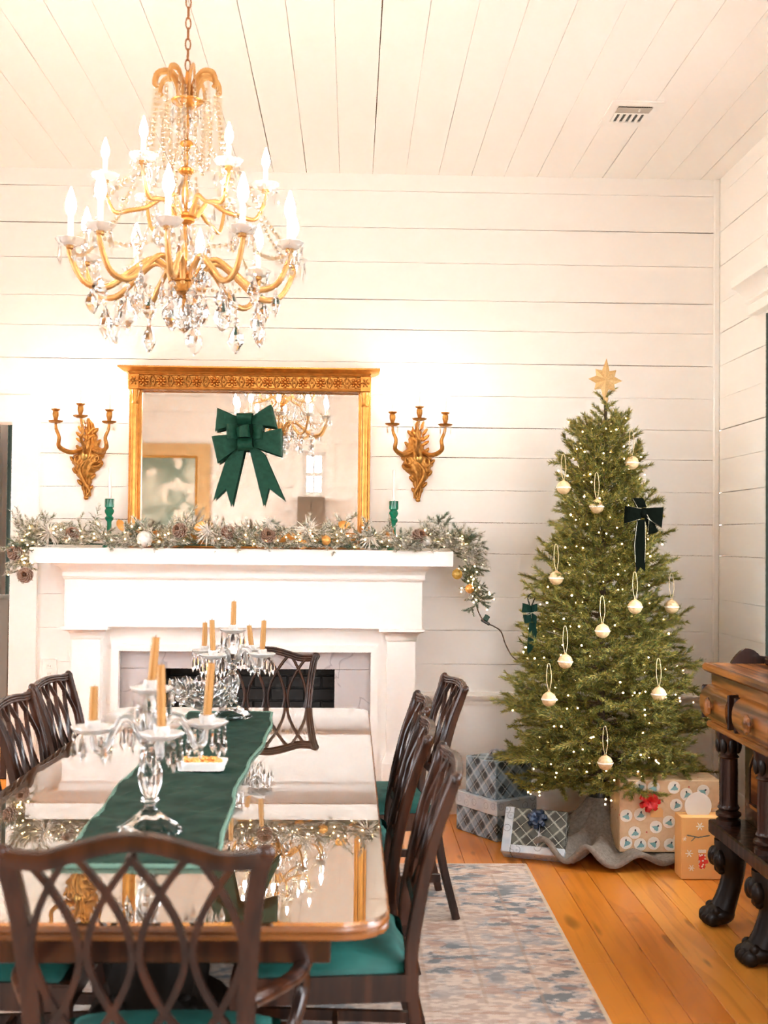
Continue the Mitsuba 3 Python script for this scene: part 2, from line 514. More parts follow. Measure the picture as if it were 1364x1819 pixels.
base = [(0, 0), (0.022, 0), (0.022, 0.15), (0.016, 0.165), (0.012, 0.185), (0.006, 0.2), (0, 0.2)]
FX0, FX1 = CX - 0.93, CX + 0.93
run('trim', 'trim_2', rail_profile(1), (FX1, YB, Z_RAIL), (XR - 0.034, YB, Z_RAIL), (0, -1, 0))
run('base', 'baseboard_back', base, (FX1, YB, 0), (XR - 0.034, YB, 0), (0, -1, 0))
run('trim', 'trim_3', rail_profile(1), (XR, 5.92, Z_RAIL), (XR, YB - 0.022, Z_RAIL), (-1, 0, 0))
run('base', 'baseboard_right', base, (XR, YF, 0), (XR, YB - 0.022, 0), (-1, 0, 0))
run('base', 'baseboard_left', base, (XL, YF, 0), (XL, YB, 0), (1, 0, 0))
run('base', 'baseboard_front', base, (XL, YF, 0), (XR, YF, 0), (0, 1, 0))


# windows
def window(n, o, to3, cas=0.11):
    key = f'window_{n}'
    thing(key, kind='structure')
    a0, a1, z0, z1 = o
    fr = sg.box(a0 - cas, z0 - 0.06, a1 + cas, z1 + cas).difference(sg.box(a0, z0, a1, z1))
    f = extr(fr, 0.024); f.apply_translation([0, 0, -0.024])
    part(key, 'casing', to3(f), 'trim_paint', False)
    s = sg.box(a0, z0, a1, z1).difference(sg.box(a0 + 0.05, z0 + 0.06, a1 - 0.05, z1 - 0.05))
    zm, am = (z0 + z1) / 2, (a0 + a1) / 2
    s = s.union(sg.box(a0, zm - 0.025, a1, zm + 0.025)).union(sg.box(am - 0.012, z0, am + 0.012, z1))
    s = extr(s, 0.035); s.apply_translation([0, 0, 0.05])
    part(key, 'sash', to3(s), 'trim_paint', False)
    for qa in ((a0 + 0.05, am - 0.012), (am + 0.012, a1 - 0.05)):
        for qz in ((z0 + 0.06, zm - 0.025), (zm + 0.025, z1 - 0.05)):
            g = tm([[qa[0], qz[0], 0.067], [qa[1], qz[0], 0.067], [qa[1], qz[1], 0.067], [qa[0], qz[1], 0.067]], [[0, 1, 2], [0, 2, 3]])
            part(key, 'pane', to3(g), 'pane', False)
    st = extr(sg.box(a0 - cas - 0.03, z0 - 0.05, a1 + cas + 0.03, z0 - 0.015), 0.06); st.apply_translation([0, 0, -0.06])
    part(key, 'sill', to3(st), 'trim_paint', False)
    return key


for i, (o, f) in enumerate([(WR[0], to_right), (WR[1], to_right), (WL[0], to_left), (WL[1], to_left), (WF[0], to_front), (WF[1], to_front)]):
    key = window(i + 1, o, f)
    if i == 0:     # moulded header over the right-hand window, ends just short of the corner
        pr_ = [(0, 0), (0.03, 0), (0.033, 0.05), (0.045, 0.065), (0.05, 0.10), (0.075, 0.135), (0.10, 0.15), (0.10, 0.19), (0, 0.19)]
        ys, ye, zb = 4.2, 5.97, 2.70
        loops = []
        for a, z in pr_:
            loops.append([[XR, ye + a, zb + z], [XR - a - 0.02, ye + a, zb + z], [XR - a - 0.02, ys - a, zb + z], [XR, ys - a, zb + z]])
        L = np.array(loops); n4 = len(L)
        F = [[r * 4 + c, r * 4 + (c + 1) % 4, (r + 1) * 4 + (c + 1) % 4, (r + 1) * 4 + c] for r in range(n4 - 1) for c in range(4)]
        F += [[3, 2, 1, 0], [(n4 - 1) * 4 + q for q in range(4)]]
        m = tm(L.reshape(-1, 3), F); m.fix_normals()
        part(key, 'header', m, 'trim_paint', 30)

# green curtain on the right-hand window, its edge just inside the frame
def curtain(a, z):
    return np.stack([XR - 0.05 - 0.018 * np.sin(a * 26), 5.70 - a * 0.36, 0.45 + z * 2.2], -1)
single('curtain', grid(curtain, 60, 6, 0.006), 'curtain_green', 'dark green curtain at the right edge hanging beside the sideboard', 'curtain', smooth=True)

# doorway on the left
thing('door_1', kind='structure')
cw = float(at(70, 900, YB)[0]) - DOOR[1]
c = sg.box(DOOR[0] - cw, 0, DOOR[1] + cw, DOOR[3] + cw).difference(sg.box(DOOR[0], -1, DOOR[1], DOOR[3]))
part('door_1', 'casing', extr(c, 0.03, 'xz').apply_translation([0, YB - 0.03, 0]), 'trim_paint', False)
hz = DOOR[3] + cw
part('door_1', 'header_cap', box((DOOR[0] - cw - 0.02, YB - 0.05, hz), (DOOR[1] + cw - 0.04, YB, hz + 0.03), 0.006), 'trim_paint')
jm = sg.box(DOOR[0] - 0.02, 0, DOOR[1] + 0.02, DOOR[3] + 0.02).difference(sg.box(DOOR[0] + 0.001, -1, DOOR[1] - 0.001, DOOR[3] - 0.001))
part('door_1', 'jamb', extr(jm, 0.16, 'xz').apply_translation([0, YB - 0.005, 0]), 'trim_paint', False)

# the room behind the doorway
thing('wall_far_room', kind='structure')
y0, y1, xa, xb = YB + 0.16, 9.6, -4.4, -1.2
part('wall_far_room', 'panel', box((xa, y1, 0), (xb, y1 + 0.1, 2.9)), 'white_paint', False)
part('wall_far_room', 'panel', box((xb, y0, 0), (xb + 0.1, y1, 2.9)), 'white_paint', False)
w = sg.box(y0, 0, y1, 2.9).difference(sg.box(7.3, 0.7, 9.2, 2.6))
part('wall_far_room', 'panel', extr(w, 0.1, 'yz').apply_translation([xa - 0.1, 0, 0]), 'white_paint', False)
thing('ceiling_far_room', kind='structure')
put('ceiling_far_room', None, ply(box((xa - 0.1, y0, 2.9), (xb + 0.1, y1 + 0.1, 3.0)), 'ceiling_paint', False))
thing('floor_far_room', kind='structure')
put('floor_far_room', None, ply(box((xa - 0.1, YB, -0.1), (xb + 0.1, y1 + 0.1, -0.001)), 'pine_floor', False))
thing('trim_4', kind='structure')
put('trim_4', None, ply(box((-2.81, y1 - 0.03, 0), (-2.755, y1, 2.5), 0.004), 'trim_paint'))
single('curtain', grid(lambda a, z: np.stack([-2.735 + a * 0.5, 9.45 + 0.02 * np.sin(a * 40), 0.1 + z * 2.4], -1), 60, 4, 0.006), 'curtain_green',
       'dark grey-green curtain seen through the doorway above the grey chair', 'curtain', smooth=True)
single('curtain', grid(lambda a, z: np.stack([-3.4 + a * 0.60, 9.45 + 0.02 * np.sin(a * 44), 0.1 + z * 2.4], -1), 60, 4, 0.006), 'grey_cloth',
       'grey curtain beyond the doorway at the very left edge', 'curtain', smooth=True)
ch = thing('armchair', 'grey-brown upholstered chair back with nailhead edging beyond the left doorway', 'chair')
cx1 = float(at(21.5, 1150, 7.5)[0]); ztop = float(at(10, 1057, 7.5)[2])
part(ch, 'backrest', box((cx1 - 0.62, 7.5, 0.42), (cx1, 7.62, ztop), 0.03), 'grey_cloth', 40)
part(ch, 'seat', box((cx1 - 0.62, 7.55, 0.2), (cx1, 8.15, 0.45), 0.04), 'grey_cloth', 40)
for sx in (-0.57, -0.05):
    for sy in (7.56, 8.08):
        part(ch, 'leg', box((cx1 + sx - 0.025, sy - 0.025, 0), (cx1 + sx + 0.025, sy + 0.025, 0.22), 0.004), 'dark_wood')
part(ch, 'nailhead_trim', cat([ball(0.007, 1, (cx1 - 0.014, 7.5, z)) for z in np.arange(0.46, ztop - 0.02, 0.021)]), 'nail_brass', True, kind='stuff')

# ceiling vent
mat('tag_grey', (0.42, 0.38, 0.33), 0.6)
vc = atz(1120, 201, H)
ve = thing('air_vent', 'white metal ceiling register with dark slots above the tree', 'air vent')
vx, vy = float(vc[0]), float(vc[1])
ow, oh, iw, ih = 0.123, 0.165, 0.082, 0.105
fr = sg.box(-ow, -oh, ow, oh).difference(sg.box(-iw, -ih, iw, ih))
part(ve, 'frame', move(extr(fr, 0.008), vx, vy, H - 0.008), 'plate_white', False)
part(ve, 'duct', move(extr(sg.box(-iw, -ih, iw, ih), 0.0015), vx, vy, H - 0.0015), 'metal_black', False)
for i in range(6):
    sx = vx - iw + 0.008 + i * 0.0295
    sl = box((-0.0075, -0.056, -0.003), (0.0075, 0.056, 0.003), 0.001)
    part(ve, 'louver', move(sl, sx + 0.002, vy + 0.048, H - 0.005), 'plate_white', False)
part(ve, 'cross_bar', box((vx - iw, vy - 0.022, H - 0.009), (vx + iw, vy - 0.006, H - 0.002)), 'plate_white', False)
part(ve, 'damper_plate', xf(box((-iw, -0.043, -0.0015), (iw, 0.043, 0.0015)), trimesh.transformations.translation_matrix([vx, vy - 0.062, H - 0.010]) @ rot(4, [1, 0, 0])), 'tag_grey', False)
part(ve, 'lever', box((vx + 0.02, vy - 0.09, H - 0.02), (vx + 0.026, vy - 0.07, H - 0.008)), 'plate_white', False)

# outlet left of the fireplace
oc = at(88, 1190, YB)
ot = thing('wall_outlet', 'white wall outlet plate left of the fireplace behind the far left chair', 'outlet')
part(ot, 'plate', box((oc[0] - 0.042, YB - 0.007, oc[2] - 0.062), (oc[0] + 0.042, YB, oc[2] + 0.062), 0.003), 'plate_white')
for dz in (0.022, -0.022):
    o = part(ot, 'socket', box((oc[0] - 0.017, YB - 0.009, oc[2] + dz - 0.014), (oc[0] + 0.017, YB - 0.004, oc[2] + dz + 0.014), 0.004), 'plate_white')
    for dx in (-0.006, 0.006):
        put(o, 'slot', ply(box((oc[0] + dx - 0.001, YB - 0.0096, oc[2] + dz - 0.004), (oc[0] + dx + 0.001, YB - 0.0088, oc[2] + dz + 0.005)), 'outlet_dark', False))
# ---------------------------------------------------------------- fireplace
fp = thing('fireplace', 'white panelled fireplace mantel with marble surround and black firebox', 'fireplace')
YS, YFZ, YP, YI, YM = 6.28, 6.42, 6.45, 6.52, 6.58     # fronts: shelf, frieze, pilasters, inner surround, marble


def loft3(profile, half, yf, yback=YB):
    """A moulding that turns round both ends: profile of (out, z) about a block of the given half width and front."""
    L = np.array([[[CX - half - o, yback, z], [CX - half - o, yf - o, z], [CX + half + o, yf - o, z], [CX + half + o, yback, z]] for o, z in profile])
    n = len(L)
    F = [[r * 4 + c, r * 4 + (c + 1) % 4, (r + 1) * 4 + (c + 1) % 4, (r + 1) * 4 + c] for r in range(n - 1) for c in range(4)]
    F += [[3, 2, 1, 0], [(n - 1) * 4 + q for q in range(4)]]
    m = tm(L.reshape(-1, 3), F); m.fix_normals(); return m


ZS = 1.473
part(fp, 'mantel_shelf', loft3([(0, 1.393), (0.003, 1.39), (0.003, ZS - 0.004), (0, ZS)], 1.115, YS), 'trim_paint', 25)
cove = [(0.012 + 0.085 * (1 - math.cos(a)), 1.338 + 0.05 * math.sin(a)) for a in np.linspace(0, PI / 2, 9)]
part(fp, 'cornice', loft3([(0, 1.30), (0.004, 1.306), (0.012, 1.310), (0.014, 1.318), (0.012, 1.326), (0.012, 1.338)] + cove + [(0.105, 1.388), (0.105, 1.393), (0, 1.393)], 0.965, YFZ), 'trim_paint', 20)
part(fp, 'frieze', box((CX - 0.965, YFZ, 1.044), (CX + 0.965, YB, 1.302), 0.003), 'trim_paint')
for s in (-1, 1):
    cxp = CX + s * 0.853
    def pil(profile, half, yf):
        L = np.array([[[cxp - half - o, YB, z], [cxp - half - o, yf - o, z], [cxp + half + o, yf - o, z], [cxp + half + o, YB, z]] for o, z in profile])
        n = len(L)
        F = [[r * 4 + c, r * 4 + (c + 1) % 4, (r + 1) * 4 + (c + 1) % 4, (r + 1) * 4 + c] for r in range(n - 1) for c in range(4)]
        F += [[3, 2, 1, 0], [(n - 1) * 4 + q for q in range(4)]]
        m = tm(L.reshape(-1, 3), F); m.fix_normals(); return m
    p = part(fp, 'pilaster', pil([(0, 0.35), (0, 1.0)], 0.077, YP), 'trim_paint', 25)
    put(p, 'capital', ply(pil([(0, 0.975), (0.006, 0.978), (0.008, 0.992)] + [(0.008 + 0.034 * (1 - math.cos(a)), 0.994 + 0.034 * math.sin(a)) for a in np.linspace(0.1, PI / 2, 7)] + [(0.046, 1.03), (0.046, 1.044)], 0.077, YP), 'trim_paint', 20))
    put(p, 'plinth', ply(pil([(0.022, 0.0), (0.022, 0.315), (0.018, 0.322), (0.012, 0.335), (0.004, 0.352), (0, 0.37)], 0.077, YP), 'trim_paint', 20))
sur = sg.box(CX - 0.80, 0.0, CX + 0.80, 1.044).difference(sg.box(CX - 0.715, -1, CX + 0.715, 0.935))
part(fp, 'surround', extr(sur, YB - YI, 'xz').apply_translation([0, YI, 0]), 'trim_paint', False)
fm = sg.box(CX - 0.728, 0.0, CX + 0.728, 0.948).difference(sg.box(CX - 0.688, -1, CX + 0.688, 0.908))
part(fp, 'inner_moulding', extr(fm, 0.05, 'xz').apply_translation([0, YI - 0.014, 0]), 'trim_paint', False)
for lo, hi in (((CX - 0.70, 0.807), (CX + 0.70, 0.93)), ((CX - 0.70, 0.0), (CX - 0.49, 0.806)), ((CX + 0.49, 0.0), (CX + 0.70, 0.806)), ((CX - 0.489, 0.0), (CX + 0.489, 0.12))):
    part(fp, 'marble_slab', box((lo[0], YM, lo[1]), (hi[0], YB, hi[1]), 0.001), 'marble')
fb = [box((CX - 0.56, 7.05, 0.05), (CX + 0.56, 7.08, 0.9)), box((CX - 0.56, YB, 0.05), (CX - 0.49, 7.06, 0.9)), box((CX + 0.49, YB, 0.05), (CX + 0.56, 7.06, 0.9)),
      box((CX - 0.56, YB, 0.805), (CX + 0.56, 7.08, 0.9)), box((CX - 0.56, YB, 0.05), (CX + 0.56, 7.08, 0.12))]
part(fp, 'firebox', cat(fb), 'firebox_black', False)
for r in range(9):     # dark firebricks at the back of the firebox
    for c in range(6):
        x0 = CX - 0.49 + (c - 0.5 * (r % 2)) * 0.2
        a, b = max(x0, CX - 0.488), min(x0 + 0.192, CX + 0.488)
        if b - a > 0.03:
            part(fp, 'firebrick', box((a, 7.032, 0.125 + r * 0.075), (b, 7.05, 0.192 + r * 0.075), 0.003), 'firebox_black', False)
gr = part(fp, 'grate', cat([tube([[CX - 0.3, 6.8, 0.12], [CX - 0.3, 6.8, 0.24]], 0.008), tube([[CX + 0.3, 6.8, 0.12], [CX + 0.3, 6.8, 0.24]], 0.008)] + [tube([[CX - 0.33 + i * 0.11, 6.72, 0.28], [CX - 0.33 + i * 0.11, 6.73, 0.22], [CX - 0.33 + i * 0.11, 6.98, 0.22]], 0.008) for i in range(7)] + [tube([[CX - 0.34, 6.8, 0.225], [CX + 0.34, 6.8, 0.225]], 0.008)]), 'metal_black', 40)
for i in range(3):
    single('firewood_log', tube([[CX - 0.28 + 0.04 * i, 6.78 + 0.07 * i, 0.28 + (0.08 if i == 1 else 0)], [CX, 6.8 + 0.07 * i, 0.285 + (0.08 if i == 1 else 0)], [CX + 0.3 - 0.05 * i, 6.80 + 0.06 * i, 0.275 + (0.08 if i == 1 else 0)]], [0.038, 0.042, 0.036], 10), 'bark',
           ('front', 'raised middle', 'rear')[i] + ' charred log lying on the grate in the dark firebox', 'log', 'logs in the firebox')

# ---------------------------------------------------------------- gilt mirror on the mantel
gm = thing('gilt_mirror', 'wide gilt overmantel mirror with column sides and ornamented frieze', 'mirror')
YG = 6.50
k_ = 6.5 / FPX
def gx(u): return float(at(u, 800, YG)[0])
MX0, MX1 = gx(228), gx(655); MT = float(at(440, 654, YG)[2]); MC = (MX0 + MX1) / 2; MH = (MX1 - MX0) / 2
def gz(v): return float(at(440, v, YG)[2])
def ring(profile, half, yf, yb=6.63):
    L = np.array([[[MC - half - o, yb, z], [MC - half - o, yf - o, z], [MC + half + o, yf - o, z], [MC + half + o, yb, z]] for o, z in profile])
    n = len(L)
    F = [[r * 4 + c, r * 4 + (c + 1) % 4, (r + 1) * 4 + (c + 1) % 4, (r + 1) * 4 + c] for r in range(n - 1) for c in range(4)]
    F += [[3, 2, 1, 0], [(n - 1) * 4 + q for q in range(4)]]
    m = tm(L.reshape(-1, 3), F); m.fix_normals(); return m
zt, zf0, zf1 = MT, gz(664), gz(692)
part(gm, 'cornice', ring([(0.0, zf0 - 0.004), (0.006, zf0), (0.012, zf0 + 0.006), (0.036, zt - 0.018), (0.05, zt - 0.01), (0.056, zt - 0.008), (0.056, zt), (0, zt)], MH, YG), 'gilt', 25)
part(gm, 'frieze', box((MX0 + 0.01, YG + 0.02, zf1), (MX1 - 0.01, 6.62, zf0), 0.002), 'gilt_dark')
part(gm, 'bead_moulding', cat(tube([[MX0 + 0.05, YG + 0.012, zf1 + 0.004], [MX1 - 0.05, YG + 0.012, zf1 + 0.004]], 0.008, 8), tube([[MX0 + 0.05, YG + 0.012, zf0 - 0.005], [MX1 - 0.05, YG + 0.012, zf0 - 0.005]], 0.006, 8)), 'gilt', 40)
zc = (zf0 + zf1) / 2; hh = (zf0 - zf1) / 2 - 0.012
def rosette(n, r):
    ms = [xf(ball(r * 0.32, 1), np.diag([1, 1.6, 1, 1]))]
    for i in range(n):
        a = i * 2 * PI / n
        b = xf(ball(1, 1), np.diag([r * 0.36, r * 0.36, r * 0.22, 1.0]))
        b = xf(b, trimesh.transformations.rotation_matrix(a, [0, 1, 0]))
        ms.append(move(b, math.cos(a) * r * 0.62, 0, -math.sin(a) * r * 0.62))
    return cat(ms)
ros = ply(rosette(8, hh), 'gilt', 50)
leaf = ply(cat([tube([[s * 0.004, 0, -hh * 0.9], [s * hh * 0.5, -0.006, 0], [s * 0.004, 0, hh * 0.9]], [0.003, 0.005, 0.003], 6, smooth=9) for s in (-1, 1)] + [ball(0.006, 1, (0, -0.004, 0))]), 'gilt_dark', 50)
nr = 13
for i in range(nr):
    x = MX0 + 0.075 + (MX1 - MX0 - 0.15) * i / (nr - 1)
    put(gm, 'rosette', ros, place(x, YG + 0.010, zc))
    if i < nr - 1:
        put(gm, 'leaf_ornament', leaf, place(x + (MX1 - MX0 - 0.15) / (nr - 1) / 2, YG + 0.014, zc))
ZM = ZS + 0.002
cw_ = 0.021
for s in (-1, 1):
    x = MC + s * (MH - cw_)
    yc = YG + 0.045
    colp = [(0.024, ZM), (0.024, ZM + 0.05), (0.019, ZM + 0.055), (0.026, ZM + 0.07), (0.02, ZM + 0.08), (0.026, ZM + 0.13), (0.021, ZM + 0.15), (0.0235, ZM + 0.17), (0.019, ZM + 0.19), (0.0185, zf1 - 0.09), (0.022, zf1 - 0.08), (0.017, zf1 - 0.07), (0.019, zf1 - 0.05), (0.027, zf1 - 0.012), (0.027, zf1)]
    col = part(gm, 'column', move(lathe(colp, 28, 14, 0.035), x, yc, 0), 'gilt', 40)
    put(col, 'capital', ply(box((x - 0.03, YG + 0.006, zf1 - 0.004), (x + 0.03, 6.6, zf0 - 0.003), 0.004), 'gilt'))
    put(col, 'capital_leaf', ply(move(rosette(6, 0.026), x, YG + 0.004, zc), 'gilt_dark', 50))
    put(col, 'back_strip', ply(box((x - 0.03, yc + 0.012, ZM), (x + 0.03, 6.62, zf1), 0.002), 'gilt'))
part(gm, 'bottom_rail', box((MX0 + 0.03, YG + 0.03, ZM), (MX1 - 0.03, 6.62, ZM + 0.09), 0.006), 'gilt')
part(gm, 'backboard', box((MX0 + 0.01, 6.592, ZM), (MX1 - 0.01, 6.63, zf0), 0.0), 'gap_dark', False)
part(gm, 'mirror_glass', box((MX0 + 0.05, 6.583, ZM + 0.08), (MX1 - 0.05, 6.591, zf1 + 0.003)), 'mirror', False)
for s in (-1, 1):
    x = MC + s * (MH - 0.052)
    part(gm, 'inner_bead', box((x - 0.006, 6.56, ZM + 0.085), (x + 0.006, 6.585, zf1), 0.002), 'gilt')


# ---------------------------------------------------------------- bows
def loop(it, ib, ot, ob, depth, back=0.35, th=0.0014, n=22):
    """A ribbon loop: inner-top, inner-bottom, outer-top and outer-bottom corners in 3-D; the front layer bulges towards -y by depth and comes back behind."""
    it, ib, ot, ob = (np.asarray(q, float) for q in (it, ib, ot, ob))
    def fn(u, v):
        a = u * PI * 1.0
        s = np.sin(a) ** 0.75                                # along, 0 -> 1 -> 0
        b = np.cos(a)                                        # front (1) to back (-1)
        top = it + (ot - it) * s[..., None]; bot = ib + (ob - ib) * s[..., None]
        P = top + (bot - top) * v[..., None]
        y = -depth * np.where(b > 0, np.abs(b) ** 0.6, -back * np.abs(b) ** 0.6) * np.clip(0.35 + 1.3 * s * (1 - 0.5 * s), 0, 1)
        P = P.copy(); P[..., 1] += y
        return P
    return grid(fn, n, 6, th)


def tail(pts, th=0.0014, y=0.0, wave=0.0):
    """A ribbon tail with a swallow-cut end from an outline in x, z."""
    m = extr(sg.Polygon([(p[0], p[1]) for p in pts]), th, 'xz')
    m = m.subdivide_to_size(0.02) if wave else m
    v = np.array(m.vertices)
    if wave:
        zt_ = v[:, 2].max()
        v[:, 1] += wave * np.sin((zt_ - v[:, 2]) * 18)
    v[:, 1] += y
    return tm(v, m.faces)


mat('bow_lining', srgb(12, 40, 32), 0.8, specular=0.1)
bw = thing('velvet_bow', 'large dark green ribbon bow with forked tails on the gilt mirror', 'bow')
YW = 6.535
def bp(px, py): return at(350 + px / 7.578, 700 + py / 7.578, YW)
def L4(a, b, c, d): return [bp(*q) for q in (a, b, c, d)]
part(bw, 'backing', extr(sg.Polygon([(float(bp(*q)[0]), float(bp(*q)[2])) for q in ((520, 300), (770, 300), (800, 560), (780, 760), (530, 770), (500, 560))]), 0.006, 'xz').apply_translation([0, YW - 0.008, 0]), 'bow_lining', False)
for q, dep in ((((545, 310), (545, 410), (275, 190), (245, 500)), 0.05), (((745, 310), (745, 410), (1000, 145), (1075, 450)), 0.05)):
    part(bw, 'loop', loop(*L4(*q), dep), 'bow_green', True)
for q, dep in ((((550, 545), (540, 740), (200, 575), (280, 935)), 0.062), (((750, 560), (770, 715), (1140, 468), (1140, 842)), 0.062)):
    part(bw, 'loop', loop(*L4(*q), dep), 'bow_green', True)
for q, dep in ((((560, 425), (560, 610), (400, 410), (405, 615)), 0.085), (((760, 425), (760, 610), (892, 430), (885, 615)), 0.085)):
    part(bw, 'small_loop', loop(*L4(*q), dep), 'bow_green', True)
def vloop(a, b, c, d, dep): return loop(*L4(a, b, c, d), dep)
part(bw, 'knot', loop(*L4((735, 412), (550, 412), (750, 263), (540, 263)), 0.075), 'bow_green', True)
part(bw, 'knot', loop(*L4((745, 598), (552, 600), (762, 745), (562, 770)), 0.085), 'bow_green', True)
part(bw, 'knot', loop(*L4((535, 470), (545, 595), (700, 420), (725, 590)), 0.115), 'bow_green', True)
def T2(*ps): return [(bp(*q)[0], bp(*q)[2]) for q in ps]
part(bw, 'tail', tail(T2((560, 700), (640, 760), (635, 780), (465, 1525), (390, 1275), (220, 1440), (265, 1270), (385, 900)), y=YW - 0.012), 'bow_green', False)
part(bw, 'tail', tail(T2((700, 720), (790, 715), (905, 800), (1185, 1440), (965, 1270), (900, 1520)), y=YW - 0.014), 'bow_green', False)
# ---------------------------------------------------------------- lamps
def flame_mesh(h, r):
    return lathe([(r * 0.55, 0), (r * 0.9, h * 0.16), (r, h * 0.3), (r * 0.85, h * 0.5), (r * 0.5, h * 0.72), (r * 0.22, h * 0.9), (0, h)], 10)


def lamp(mesh, L, w=1.0, tint=BULB):
    return {**mikit.ply(mesh, None, smooth=True), 'bsdf': {'type': 'diffuse', 'reflectance': {'type': 'rgb', 'value': [0.6, 0.55, 0.5]}},
            'emitter': {'type': 'area', 'radiance': {'type': 'rgb', 'value': (tint * L).tolist()}, 'sampling_weight': w}}


def prism(h, r, n=6):
    """A cut-glass drop hanging down from the origin: bead on top, faceted spear below."""
    return lathe([(0, -h), (r * 0.55, -h * 0.86), (r, -h * 0.72), (r * 0.55, -h * 0.34), (r * 0.25, -h * 0.27), (r * 0.6, -h * 0.2), (r * 0.6, -h * 0.1), (r * 0.15, -h * 0.03), (0, 0)], n)


def pear(h, w, n=8):
    """A large flat pear drop with a bead above it."""
    m = lathe([(0, -h), (w * 0.5, -h * 0.88), (w, -h * 0.68), (w * 0.8, -h * 0.52), (w * 0.3, -h * 0.32), (w * 0.1, -h * 0.26), (w * 0.3, -h * 0.21), (w * 0.34, -h * 0.15), (w * 0.12, -h * 0.08), (0, -h * 0.0)], n)
    return xf(m, np.diag([1, 0.55, 1, 1]))


# wall sconces: gilt scrollwork with three arms
def cup_mesh():
    return cat(lathe([(0.004, 0), (0.009, 0.006), (0.012, 0.02), (0.0165, 0.034), (0.0165, 0.05), (0.013, 0.058), (0.024, 0.066), (0.0245, 0.07), (0.008, 0.07)], 14),
               lathe([(0.006, -0.006), (0.02, -0.008), (0.034, -0.001), (0.038, 0.006), (0.034, 0.004), (0.02, -0.002), (0.006, 0.001)], 14, 6, 0.08))


